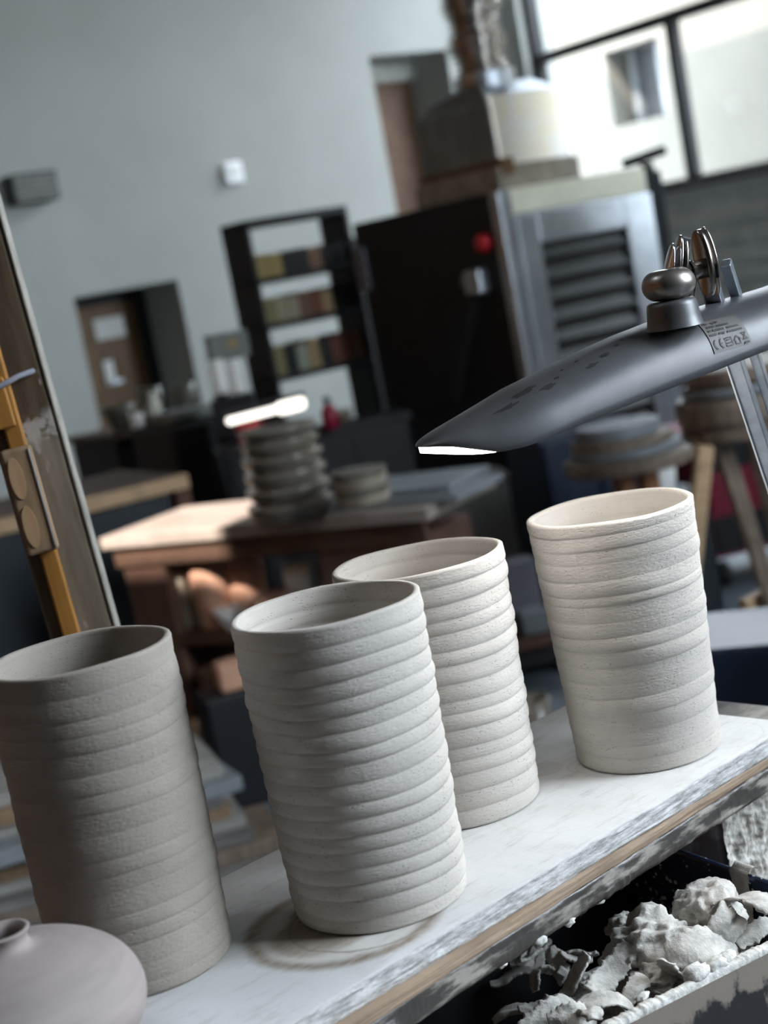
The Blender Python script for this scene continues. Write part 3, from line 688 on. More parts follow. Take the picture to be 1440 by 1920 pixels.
# ------------------------------------------------------------------ stools with bats on the right
def stool(name, label, c, zt, r, legs, mat, leg_mat, th=.04):
    s_ = thing(name, label, 'stool', (c[0], c[1], 0))
    MB().lathe([(0, zt - th), (r * .97, zt - th), (r, zt - th * .8), (r, zt - .004), (r * .985, zt), (0, zt)], (0, 0, 0), 40, None, False).build('seat', mat, s_, smooth=False)
    for (a0, a1) in legs:
        MB().bar((a0[0], a0[1], zt - th), (a1[0], a1[1], 0), .042, .042).build('leg', leg_mat, s_, .005)
    return s_
t1 = atz(1178, 850, .70)
st = thing('turntable_stand', 'round topped timber pedestal stand carrying flat discs near the kiln', 'stand', (t1[0], t1[1], 0), .3)
MB().lathe([(0, .655), (.20, .655), (.215, .66), (.215, .695), (.21, .70), (0, .70)], (0, 0, 0), 44, None, False).build('top', 'stool_wood', st)
for dx in (-.06, .03): MB().box(dx, dx + .055, -.03, .03, .03, .655).build('leg', 'orange_wood', st, .005)
MB().box(-.14, .14, -.12, .12, 0, .03).build('foot', 'orange_wood', st, .005)
z = .7005
for k, (r, h, dx, lab, mt) in enumerate(((.185, .03, .0, 'lowest disc on the pedestal stand, broad and grey', 'slate_board'), (.17, .028, -.01, 'middle disc on the pedestal stand, brown edged', 'stool_wood'), (.14, .045, -.02, 'top disc on the pedestal stand, small with a pale rim', 'slate_board'))):
    o = MB().lathe([(0, 0), (r * .96, 0), (r, h * .2), (r, h * .9), (r * .985, h), (0, h)], (0, 0, 0), 44, None, False).build('throwing_bat', mt, None)
    tag(o, lab, 'disc', 'discs on the pedestal stand', (t1[0] + dx, t1[1] + .02, z)); z += h + .0005
t2 = aty(1400, 800, 4.2); z2 = aty(1300, 830, 4.2)[2]
zt = .82
L0, L1 = aty(1322, 835, 4.15), aty(1303, 1010, 4.15); L2, L3 = aty(1338, 830, 4.2), aty(1442, 1125, 4.2)
def tofloor(a, b):
    t = (0 - a[2]) / (b[2] - a[2]); return a + (b - a) * t
ctr = np.array([t2[0], t2[1] + .05, 0]); zt = L0[2] + .03
l0 = tofloor(L0, L1) - ctr; l1 = tofloor(L2, L3) - ctr
s2 = thing('tripod_stool', 'tall tripod stool with splayed pale legs at the photo edge', 'stool', tuple(ctr))
MB().lathe([(0, zt - .03), (.165, zt - .03), (.17, zt - .02), (.17, zt), (0, zt)], (0, 0, 0), 40, None, False).build('seat', 'stool_wood', s2)
MB().bar(tuple(np.array([L0[0], L0[1], zt - .03]) - ctr), tuple(l0), .045, .045).build('leg', 'oak', s2, .005)
MB().bar(tuple(np.array([L2[0] + .02, L2[1], zt - .03]) - ctr), tuple(l1), .045, .045).build('leg', 'stool_wood', s2, .005)
MB().bar((.05, .1, zt - .03), (.2, .4, 0), .045, .045).build('leg', 'stool_wood', s2, .005)
FRp = aty(1395, 1145, 4.2)
MB().bar(tuple(FRp - ctr), tuple(FRp - ctr + np.array([.35, .25, 0.03])), .03, .06).build('footrest', 'oak', s2, .004)
z = zt + .0005
for k, (r, h, dx, lab, mt) in enumerate(((.175, .085, -.0, 'thick brown disc on the tripod stool', 'stool_wood'), (.16, .03, .01, 'pale thin disc lying on the thick brown disc', 'slate_board'), (.17, .05, .03, 'topmost brown disc on the tripod stool', 'stool_wood'))):
    o = MB().lathe([(0, 0), (r * .92, 0), (r, h * .3), (r, h * .8), (r * .97, h), (0, h)], (0, 0, 0), 44, None, False).build('throwing_bat', mt, None)
    tag(o, lab, 'disc', 'discs on the tripod stool', (ctr[0] + dx, ctr[1], z)); z += h + .0005
# clutter behind the stools
def crate(name, label, cat, px, Y, w, d, z0, z1, mat, rz=.3, bevel=.01):
    p = aty(px[0], px[1], Y); o = MB().box(-w / 2, w / 2, 0, d, 0, z1 - z0).build(name, mat, None, bevel)
    return tag(o, label, cat, None, (p[0], p[1], z0), rz)
cab = thing('base_cabinet', 'navy low cabinet on the floor beside the kiln', 'cabinet', (*aty(1135, 930, 5.75)[:2], 0), .35)
MB().box(-.24, .20, 0, .30, .05, .72).build('body', 'plastic_navy', cab, .01)
for x in (-.23, -.01): MB().box(x, x + .2, -.02, 0, .07, .70).build('door', 'plastic_navy', cab, .006)
bk = thing('bucket', 'whitish bucket behind the tripod stool leg', 'bucket', (*aty(1240, 905, 5.35)[:2], aty(1240, 925, 5.35)[2]))
MB().lathe(vessel(.045, .055, .085), (0, 0, 0), 24, None, False).build('bucket_body', 'white_plastic', bk, smooth=True)
MB().tube([(-.055, 0, .08), (-.03, -.02, .055), (.03, -.02, .055), (.055, 0, .08)], .004, 6).build('handle', 'aluminium', bk)
p = aty(1240, 925, 5.35); stp = thing('step_stool', 'dark box step under the whitish bucket', 'step', (p[0], p[1] , 0), .2)
MB().box(-.10, .14, -.08, .12, 0, p[2] - .002).build('step_body', 'navy_cabinet', stp, .01)
rc = thing('red_trolley', 'dark red tool trolley in the shade behind the tripod stool', 'trolley', (aty(1385, 960, 5.9)[0] + .12, 5.85, 0), .25)
MB().box(-.28, .45, 0, .4, .12, .62).build('body', 'deep_red', rc, .012)
for k in range(3): MB().box(-.26, .43, -.015, 0, .14 + k * .16, .28 + k * .16).build('drawer', 'black_steel' if k != 1 else 'deep_red', rc, .004)
for x in (-.24, .40): MB().tube([(x, .05, .05), (x + .03, .05, .05)], .05, 16).build('wheel', 'rubber_black', rc)
for x in (-.24, .40): MB().tube([(x, .35, .05), (x + .03, .35, .05)], .05, 16).build('wheel', 'rubber_black', rc)
crate('storage_box', 'dark navy box on the floor at the right behind the board', 'box', (1380, 1290), 2.9, .20, .3, 0, aty(1385, 1200, 2.95)[2], 'plastic_navy', -.35)
crate('plastic_crate', 'pale blue plastic crate beside the dark navy box', 'crate', (1640, 1290), 2.75, .22, .25, 0, aty(1440, 1180, 2.8)[2], 'sky_plastic', -.15)
gb = thing('waste_bin', 'dull grey square bin in front of the dark kiln', 'bin', (*aty(905, 980, 5.6)[:2], 0), .05)
gz = aty(905, 905, 5.6)[2]
MB().box(-.13, .12, 0, .22, 0, gz).build('bin_body', 'grey_bin', gb, .012)
MB().box(-.135, .125, -.01, .23, gz, gz + .02).build('lid', 'grey_bin', gb, .006)
tr = thing('parts_trolley', 'low dark trolley seen between the two rear cylinders', 'trolley', (aty(985, 1215, 5.0)[0] - .02, 5.0, 0), .15)
tz = aty(985, 1205, 5.0)[2]
MB().box(-.12, .20, 0, .4, tz - .03, tz).build('shelf', 'terracotta_dark', tr, .004)
MB().box(-.10, .18, .04, .38, .04, tz - .03).build('body', 'black_steel', tr, .006)
for x in (-.08, .15): MB().lathe([(0, 0), (.03, 0), (.03, .04), (0, .04)], (x, .1, 0), 12, None, False).build('wheel', 'rubber_black', tr)
crate('plastic_tub', 'blue-grey plastic tub on the low trolley', 'tub', (1010, 1180), 5.08, .11, .12, tz, aty(1000, 1150, 5.08)[2], 'slate_board', .1)
crate('paint_tin', 'lilac grey tin standing on the trolley behind the blue-grey tub', 'tin', (975, 1090), 5.25, .14, .10, tz, aty(960, 1055, 5.25)[2], 'stone_purple', .2)
p = aty(1000, 1340, 3.9); o = MB().lathe(vessel(.035, .05, max(.05, p[2] + .045)), (0, 0, 0), 24, None, False).build('bowl', 'glaze_grey', None, 0, True)
tag(o, 'dim grey bowl on the floor seen between the two rear cylinders', 'bowl', None, (p[0], p[1], 0))

# ------------------------------------------------------------------ timber post with its hanging gauge
PY = 1.50; LEAN = math.radians(3.1)
pr1 = aty(168, 980, PY)
post = thing('timber_post', 'rough upright timber post with flaking pale paint at the left', 'post', (pr1[0] - .0615 + math.tan(LEAN) * pr1[2], PY, 0), .14)
post.rotation_euler = (0, -LEAN, .14)
def post_mat():
    m, nt, p, tc = new_mat('post_paint'); o = tc.outputs['Object']; p.inputs['Roughness'].default_value = .85
    sep = nt.nodes.new('ShaderNodeSeparateXYZ'); nt.links.new(o, sep.inputs[0])
    g = noise(nt, o, 1, 5, .65, (55, 55, 5)); n2 = noise(nt, o, 18, 4)
    up = mixc(nt, ramp(nt, g, .35, .65), (.036, .022, .009), (.078, .051, .025))
    lo = mixc(nt, ramp(nt, g, .35, .65), (.115, .090, .062), (.185, .152, .115))
    zz = mathn(nt, 'ADD', sep.outputs[2], mathn(nt, 'MULTIPLY', mathn(nt, 'SUBTRACT', n2, .5), .06))
    k = ramp(nt, zz, 1.372, 1.345); c = mixc(nt, k, up, lo)
    spl = mathn(nt, 'MULTIPLY', ramp(nt, mathn(nt, 'ABSOLUTE', mathn(nt, 'SUBTRACT', zz, 1.362)), .022, .008), ramp(nt, noise(nt, o, 45, 3), .46, .56))
    c = mixc(nt, mathn(nt, 'MULTIPLY', spl, .8), c, (.36, .33, .31))
    sp = ramp(nt, noise(nt, o, 1, 3, .6, (70, 70, 16)), .66, .71)
    c = mixc(nt, mathn(nt, 'MULTIPLY', sp, .6), c, (.33, .31, .30))
    nt.links.new(c, p.inputs['Base Color']); bump(nt, p, g, .5, .0012)
post_mat()
MB().box(-.006, .056, 0, .06, 0.004, 3.0).build('shaft', 'post_paint', post, .003)
MB().box(.0565, .0605, -.001, .06, 0.004, 3.0).build('edge_strip', 'post_strip', post, .002)
g0 = aty(122, 1195, PY - .02)
rl = thing('wooden_gauge', 'amber wooden measuring bar with a sliding brown block hung on the post', 'gauge', (g0[0] + .009, PY - .013, g0[2] - .06), .14)
rl.rotation_euler = (0, -LEAN, .14); gz0 = rl.location.z
zz = lambda px, py: aty(px, py, PY - .02)[2] - gz0
MB().box(-.0085, .0085, -.008, .006, 0, zz(-20, 560)).build('bar', 'amber_wood', rl, .002)
MB().box(-.022, .0045, -.014, -.008, zz(20, 800), zz(5, 705)).build('upper_jaw', 'amber_wood', rl, .002)
MB().box(-.0175, .0125, -.022, -.0075, zz(80, 1032), zz(35, 836)).build('slide', 'brown_wood', rl, .003)
MB().box(.0085, .0108, -.0235, -.021, zz(92, 1026), zz(60, 838)).build('metal_strip', 'aluminium', rl, .0008)
gx = g0[0] - .05
for (a_, b_) in (((28, 866), (40, 920)), ((52, 955), (66, 1010))):
    zc = (zz(*a_) + zz(*b_)) / 2; hgt = abs(zz(*a_) - zz(*b_)) / 2 + .006
    MB().lathe([(0, -.0235), (1, -.0235), (1, -.0215), (0, -.0215)], (0, 0, 0), 28, None, False)
    mb = MB(); n = 28
    v = [(-.0075 + .0068 * math.cos(2 * math.pi * k / n), y, zc + hgt * math.sin(2 * math.pi * k / n)) for y in (-.0235, -.0215) for k in range(n)]
    mb.add(v, [tuple(range(n)), tuple(range(n, 2 * n))] + [(k, (k + 1) % n, n + (k + 1) % n, n + k) for k in range(n)]).build('finger_inset', 'light_oval', rl)
hk = thing('metal_hook', 'bent grey metal hook nailed across the post above the gauge block', 'hook', (aty(20, 715, PY)[0], PY - .016, aty(20, 715, PY)[2]), .14)
MB().tube([(-.05, -.012, -.010), (-.02, -.014, -.006), (0, -.012, .0), (.012, -.008, .004), (.026, .008, .006)], .0028, 8).build('hook_wire', 'stone_purple', hk, smooth=True)

# ------------------------------------------------------------------ potter's place: bench, boards, tub
def Bl(x, y, z): # board coordinates to the room
    return np.array([C0[0] + math.cos(ANG) * x - math.sin(ANG) * y, C0[1] + math.sin(ANG) * x + math.cos(ANG) * y, z])
wbn = thing('wheel_table', 'low dark clay-stained table under the scrap tub', 'table', tuple(Bl(0, 0, 0)), ANG)
MB().box(-1.1, .42, -.34, .32, .715, .75).build('tabletop', 'rail_crust', wbn, .004)
for x in (-1.05, .35):
    for y in (-.30, .26): MB().box(x, x + .05, y, y + .05, 0, .715).build('leg', 'black_steel', wbn, .004)
blk = thing('clay_block', 'block crusted with dried clay holding up the board end', 'block', tuple(Bl(0, 0, .7505)), ANG)
gx_, gz_ = np.meshgrid(np.linspace(-.045, .03, 70), np.linspace(0, .2012, 188))
rg = np.random.default_rng(3)
def fbm(shape, seeds, scale=1.0, oct=5):
    """smooth random field on an index grid"""
    out = np.zeros(shape); r = np.random.default_rng(seeds); yy, xx_ = np.meshgrid(np.linspace(0, 1, shape[0]), np.linspace(0, shape[1] / shape[0], shape[1]), indexing='ij')
    for o_ in range(oct):
        f = scale * 2 ** o_
        for _ in range(5):
            a = r.uniform(0, 2 * np.pi); k = f * r.uniform(.6, 1.4) * 6.28
            out += np.sin(k * (xx_ * np.cos(a) + yy * np.sin(a)) + r.uniform(0, 6.28)) / 5 / 1.7 ** o_
    return out
nzf = fbm(gx_.shape, 4, 6)
MB().box(-.045, .03, .062, .23, 0, .2012).build('core', 'wheel_crust', blk, .004)
grid('clay_crust', np.stack([gx_, np.minimum(.06 - .0035 * nzf - .004, .061), gz_], -1), 'clay_crust', blk)
sup = tag(MB().box(0, .16, 0, .22, 0, .2012).build('support_crate', 'brown_wood', None, .004), 'wooden crate holding up the far left board end', 'crate', None, tuple(Bl(-1.02, .02, .7505)), ANG)

def swept(name, xs, prof, mat, parent=None, disp=None, smooth=False):
    """prof: list of (y,z); swept along x; disp(i_prof, xs)->(dy,dz)"""
    n, m = len(xs), len(prof); P = np.zeros((n, m + 1, 3))
    for j, (y, z) in enumerate(prof + prof[:1]):
        dy, dz = disp(j % m, xs) if disp else (0, 0)
        P[:, j, 0] = xs; P[:, j, 1] = y + dy; P[:, j, 2] = z + dz
    return grid(name, P, mat, parent, smooth=smooth)
def cap_ends(o):
    bm = bmesh.new(); bm.from_mesh(o.data); bmesh.ops.remove_doubles(bm, verts=bm.verts, dist=1e-6)
    bmesh.ops.holes_fill(bm, edges=[e for e in bm.edges if e.is_boundary]); bmesh.ops.recalc_face_normals(bm, faces=bm.faces); bm.to_mesh(o.data); bm.free()
xs = np.linspace(-1.1, 0, 900)
def n1(xs, seed, f0=8, oct=6, g=1.6):
    r = np.random.default_rng(seed); o_ = np.zeros_like(xs)
    for k in range(oct):
        for _ in range(3): o_ += np.sin(xs * f0 * 2 ** k * r.uniform(.7, 1.4) * 6.28 + r.uniform(0, 6.28)) / 3 / g ** k
    return o_
TZ = .018
fp = [(0.0012, 0)] + [(0.0, -.0008)] + [((.0006 if k % 2 else -.0004), -.0015 - k * (TZ - .003) / 11) for k in range(12)] + [(0.001, -TZ)]
nf = len(fp)
prof = fp + [(.243, -TZ), (.243, 0), (.12, 0)]
def bdisp(j, xs):
    if j >= nf: return 0, 0
    amp = .0009 if 2 <= j < nf - 1 else .0006
    return amp * n1(xs, 100 + j, 6) , (0 if j in (0, nf - 1) else .0004 * n1(xs, 300 + j, 8))
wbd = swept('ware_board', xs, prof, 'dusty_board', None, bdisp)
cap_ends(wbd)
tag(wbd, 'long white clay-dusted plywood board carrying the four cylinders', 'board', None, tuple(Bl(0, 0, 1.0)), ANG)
# second board below
TZ2 = .0085
fp2 = [(0, 0)] + [((.0005 if k % 2 else -.0003), -.0008 - k * (TZ2 - .0016) / 7) for k in range(8)] + [(0, -TZ2)]
prof2 = fp2 + [(.22, -TZ2), (.22, 0)]
def b2(j, xs): return (.0005 * n1(xs, 500 + j, 7), 0) if j < len(fp2) else (0, 0)
b2o = swept('lower_board', np.linspace(-1.08, .02, 700), prof2, 'ply_edge', None, b2); cap_ends(b2o)
tag(b2o, 'bare brown-edged plywood board lying directly under the dusty board', 'board', None, tuple(Bl(0.0, .0035, 1.0 - .0182)), ANG + math.radians(1.25))
# crusted rail under both
zr = 1.0 - .0182 - .0088
fp3 = [(.001, 0)] + [(-.0005, -.002 - k * .0029) for k in range(6)] + [(.001, -.0203)]
def b3(j, xs):
    if j >= len(fp3): return 0, 0
    blob = np.clip(n1(xs, 777, 5, 5, 1.4) - .35, 0, 2)
    return .0007 * n1(xs, 700 + j, 9) - (.0035 * blob if j >= 4 else 0), -(.0022 * blob + .0005 * n1(xs, 900, 14) if j >= 5 else 0)
ro = swept('support_rail', np.linspace(-1.06, .10, 900), fp3 + [(.20, -.0203), (.20, 0)], 'rail_crust', None, b3); cap_ends(ro)
tag(ro, 'dark rail crusted with clay drips under the lower plywood board', 'rail', None, tuple(Bl(0, .002, zr)), ANG + math.radians(.7))
# drip crumbs hanging on the rail's lower edge
def blob(r, seed, rough=.35, sub=3, squash=(1, 1, 1), mat='clay_scrap', name='clay_lump', freq=3.0, parent=None, ridged=False):
    bm = bmesh.new(); bmesh.ops.create_icosphere(bm, subdivisions=sub, radius=1.0)
    rn = np.random.default_rng(seed); D = rn.normal(size=(30, 3)); D /= np.linalg.norm(D, axis=1)[:, None]; ph = rn.uniform(0, 6.28, 30); fr = freq * 2 ** np.linspace(0, 3.3, 30); wt_ = 1 / fr ** .9; wt_ /= math.sqrt((wt_ ** 2).sum() / 2)
    V_ = np.array([v_.co for v_ in bm.verts]); wp = V_ + .25 * np.sin(V_[:, [1, 2, 0]] * 3.1 + ph[:3])
    S_ = np.sin(wp @ D.T * fr + ph)
    Hh = (S_ * wt_).sum(1) if not ridged else ((1 - 2 * np.abs(S_)) * wt_).sum(1) * .9
    for v_, h in zip(bm.verts, Hh):
        v_.co = v_.co * (1 + rough * .33 * h) * r
        v_.co.x *= squash[0]; v_.co.y *= squash[1]; v_.co.z *= squash[2]
    me = bpy.data.meshes.new(name); bm.to_mesh(me); bm.free()
    return link(name, me, mat, parent, 0, True)
for k, (pxy, r) in enumerate((((992, 1757), .0062), ((1050, 1722), .0045), ((925, 1802), .0035), ((1105, 1681), .0035))):
    o = blob(r, 60 + k, .5, 3, (1.3, .9, .9), 'clay_dry', 'clay_crumb', parent=ro)
    q = atz(*pxy, zr - .0205); M = (Matrix.Translation(ro.location) @ Matrix.Rotation(ANG + math.radians(.7), 4, 'Z')).inverted()
    o.location = M @ Vector(q); o.location.y = min(o.location.y, .004)

# scrap tub
TA = math.radians(28.6); TC = np.array([.2985, 1.126]); TZR = .90; TL_, TD_ = .60, .27
tub = thing('scrap_tub', 'black plastic tub smeared with clay and full of trimmings under the board', 'tub', (TC[0], TC[1], .7505), TA)
hT = TZR - .7505
def tubw(name, mat, x0, x1, y0, y1): return MB().box(x0, x1, y0, y1, .0, hT).build(name, mat, tub, .003)
tubw('front_wall', 'tub_black', -TL_, 0, 0, .007); tubw('end_wall', 'tub_navy', -.007, 0, .0075, TD_); tubw('rear_wall', 'tub_black', -TL_, -.0075, TD_ - .007, TD_); tubw('end_wall', 'tub_black', -TL_, -TL_ + .007, .0075, TD_ - .0075)
MB().box(-TL_ + .008, -.008, .008, TD_ - .008, 0, .006).build('floor_plate', 'tub_black', tub)
xr = np.linspace(-TL_, -.002, 700); w_ = .8 * n1(xr, 41, 3, 8, 1.28)
def br(j, xs):
    k = (0, .6, 1, 1, .6, 0)[j]; return (-.0012 * w_ * (1 if j < 3 else -1) * k, .0015 * np.abs(w_) * k)
rm = swept('clay_rim', xr, [(-.0006, hT - .004), (-.0010, hT - .0005), (.0006, hT + .0009), (.0060, hT + .0011), (.0078, hT - .0005), (.0078, hT - .004)], 'clay_dry', tub, br, True)
def tl(px, py, z):
    q = atz(px, py, z); d_ = q[:2] - TC; return np.array([d_[0] * math.cos(TA) + d_[1] * math.sin(TA), -d_[0] * math.sin(TA) + d_[1] * math.cos(TA), z - .7505])
for k, (pxy, r) in enumerate((((1305, 1825), .0085), ((1342, 1808), .0075), ((1362, 1795), .006), ((1205, 1868), .004))):
    o = blob(r, 80 + k, .4, 3, (1.5, .8, .8), 'clay_dry', 'clay_crumb', parent=tub); q = tl(*pxy, TZR + .003); o.location = (q[0], max(q[1], .004), q[2])
# clay smear hanging over the navy end wall
ss = np.linspace(0, 1, 60); P = np.zeros((60, 14, 3)); q = tl(1418, 1625, TZR)
wv = .011 * (1 + .12 * n1(ss, 9, 2, 4))
for j in range(14):
    a = (j / 13 - .5) * 2
    yv = q[1] + a * wv
    path = np.where(ss < .35, ss / .35, 1)
    P[:, j, 0] = np.where(ss < .2, .004 - .02 * ss / .2 * .6, -.0095 - .006 * np.clip(ss - .2, 0, 1) * (1 - a * a))
    P[:, j, 1] = yv
    P[:, j, 2] = np.where(ss < .2, hT + .003 + .004 * np.sin(ss / .2 * 3.14), hT + .003 - (ss - .2) * .055)
grid('clay_smear', P, 'clay_scrap', tub)

# trimmings in the tub
def pile_bed():
    nx, ny = 150, 70; X_, Y_ = np.meshgrid(np.linspace(-TL_ + .01, -.009, nx), np.linspace(.0095, TD_ - .0095, ny))
    nz = fbm((ny, nx), 12, 2.2, 5)
    H = .070 + .010 * nz + .045 * np.exp(-(((X_ + .10) / .10) ** 2 + ((Y_ - .07) / .10) ** 2)) - .03 * ((Y_ > .12) * (Y_ - .12) / .1)
    P_ = np.stack([X_, Y_, H], -1); o_ = grid('clay_sludge', P_, 'clay_scrap', None)
    o_['kind'] = 'stuff'; tag(o_, 'heap of grey wet clay sludge filling the scrap tub', 'clay', None, (TC[0], TC[1], .7505), TA)
pile_bed()
def ribbon(name, label, px, py, z, length, width, curl, rz, tilt, seed, thick=.0022, group=None, twist=0.0):
    r = np.random.default_rng(seed); n, m = 46, 9; s_ = np.linspace(0, 1, n)
    ang = curl * (s_ - .5) + .25 * np.sin(s_ * 6 + r.uniform(0, 6)); dx = np.cos(ang); dz = np.sin(ang)
    x_ = np.cumsum(dx) * length / n; z_ = np.cumsum(dz) * length / n; x_ -= x_.mean(); z_ -= z_.min()
    w = width * (1 - .35 * np.abs(2 * s_ - 1) ** 3) * (1 + .10 * n1(s_, seed, 3, 4)); pr = []
    for side in (0, 1):
        for j in range(m):
            a = (j / (m - 1) - .5) if side == 0 else (.5 - j / (m - 1))
            ed = w * a + (.06 * width * n1(s_, seed + 7 + j * 0, 7, 4) if abs(a) > .45 else 0)
            nn = (thick if side else 0) + .0009 * np.sin(a * 7 + s_ * 9) + .10 * width * (a * a) * np.sign(curl)
            tw = twist * (s_ - .5)
            yy = ed * np.cos(tw); up = ed * np.sin(tw)
            pr.append(np.stack([x_ - np.sin(ang) * nn, yy, z_ + np.cos(ang) * nn + up], -1))
    pr.append(pr[0]); P_ = np.stack(pr, 1)
    P_ -= np.array([0, 0, P_[..., 2].mean()])
    o_ = grid(name, P_, 'clay_scrap', None); cap_ends(o_)
    q_ = atz(px, py, z); o_.location = q_; o_.rotation_euler = (tilt[0], tilt[1], rz)
    return tag(o_, label, 'clay scrap', group)
def lump(label, px, py, z, r, seed, sq=(1, 1, 1), rough=.30, rz=0, sub=5, freq=2.2):
    o_ = blob(r, seed, rough, sub, sq, 'clay_scrap', 'clay_lump', freq, None, True); o_.location = atz(px, py, z); o_.rotation_euler = (0, 0, rz)
    return tag(o_, label, 'clay scrap')
lump('largest crumpled wet clay lump in the middle of the scrap tub', 1225, 1775, .895, .036, 3, (1.15, .95, .95), .42)
lump('coiled clay lump at the navy end of the scrap tub', 1330, 1708, .90, .030, 8, (1.2, 1, .9), .34, .5)
lump('low rough clay lump leaning on the front rim of the tub', 1235, 1840, .885, .024, 15, (1.3, .9, .7), .42)
lump('small clay lump at the dark rear of the tub', 1170, 1735, .88, .014, 21, (1.2, 1, .9), .4)
lump('rounded clay clod half hidden under the fallen shaving', 1300, 1800, .885, .016, 22, (1.3, 1, .8), .4)
G = 'clay trimmings in the tub'
ribbon('clay_shaving', 'broad arched shaving draped over the navy end of the tub', 1385, 1695, .915, .085, .030, -2.4, 2.2, (.2, .35), 1, group=G)
ribbon('clay_shaving', 'smooth wide shaving lying flat in front of the coiled lump', 1325, 1775, .905, .070, .030, -1.1, .35, (.75, .15), 2, group=G)
ribbon('clay_shaving', 'curled shaving wrapped round the coiled lump', 1365, 1735, .905, .075, .016, -3.2, 1.4, (.9, .1), 3, group=G)
ribbon('clay_shaving', 'second curled shaving nested inside the coil', 1350, 1720, .915, .06, .014, -3.0, 1.2, (.8, .0), 4, group=G)
ribbon('clay_shaving', 'upright pointed shaving standing at the dark rear edge', 1075, 1835, .895, .045, .014, .8, .3, (.1, -.7), 5, group=G)
ribbon('clay_shaving', 'ribbed strip of clay leaning left of the largest lump', 1145, 1822, .897, .060, .020, .5, .75, (.5, -.25), 6, group=G)
ribbon('clay_shaving', 'arched strip bridging a hollow at the front left of the heap', 1125, 1885, .895, .062, .017, -2.6, .1, (.25, .1), 7, group=G)
ribbon('clay_shaving', 'strip bent down towards the front rim beside the arched strip', 1105, 1903, .897, .045, .016, -1.6, 1.7, (.1, .5), 8, group=G)
ribbon('clay_shaving', 'pale folded scrap at the lower left corner of the heap', 1040, 1900, .89, .06, .022, -1.3, .5, (.5, .1), 9, group=G)
ribbon('clay_shaving', 'short fan of clay below the arched strip', 1075, 1908, .895, .04, .020, -1.4, .2, (.7, .2), 10, group=G)
ribbon('clay_shaving', 'thin curl showing at the foot of the largest lump', 1200, 1850, .893, .055, .014, -2.0, .9, (.5, .1), 11, group=G)
ribbon('clay_shaving', 'thick curved peel on the right flank of the largest lump', 1262, 1815, .90, .05, .018, 1.8, 1.1, (.3, .4), 12, group=G)
ribbon('clay_shaving', 'small upright flake behind the largest lump', 1275, 1703, .905, .030, .012, .5, 1.0, (.3, -.9), 13, group=G)
ribbon('clay_shaving', 'wide torn flake between the two big lumps', 1297, 1760, .90, .04, .018, -.9, 1.9, (.3, .2), 14, group=G)
ribbon('clay_shaving', 'hollow rolled flake near the white rim crumbs', 1310, 1800, .898, .05, .020, -3.4, .6, (.2, .1), 16, group=G)
ribbon('clay_shaving', 'narrow peel at the far right end of the front rim', 1425, 1745, .90, .05, .015, -1.5, .6, (.6, .1), 17, group=G)
rr_ = random.Random(8)
for k in range(16):
    ribbon('clay_shaving', 'small dim clay shaving in the dark left part of the tub', rr_.uniform(930, 1110), rr_.uniform(1770, 1900), .832 + rr_.uniform(-.005, .01), rr_.uniform(.03, .055), rr_.uniform(.010, .018), rr_.uniform(-2.6, 1.5), rr_.uniform(0, 3), (rr_.uniform(-.6, .8), rr_.uniform(-.5, .5)), 200 + k, group='dim shavings in the dark part of the tub')
for k in range(14):
    ribbon('clay_shaving', 'little broken clay chip among the big scraps in the tub', rr_.uniform(1060, 1410), 0, .892, .022, .010, rr_.uniform(-1.8, 1), rr_.uniform(0, 3), (rr_.uniform(-.6, .9), rr_.uniform(-.5, .5)), 300 + k, group='little chips in the tub')
    o = bpy.data.objects[[x.name for x in col.objects if x.name.startswith('clay_shaving')][-1]]
for k, o in enumerate([x for x in col.objects if x.get('group') == 'little chips in the tub']):
    lx = -.30 + .29 * (k + .5) / 14; ly = .02 + .05 * ((k * 5) % 7) / 7
    o.location = (TC[0] + lx * math.cos(TA) - ly * math.sin(TA), TC[1] + lx * math.sin(TA) + ly * math.cos(TA), .7505 + .125 + .02 * math.exp(-((lx + .1) / .08) ** 2))

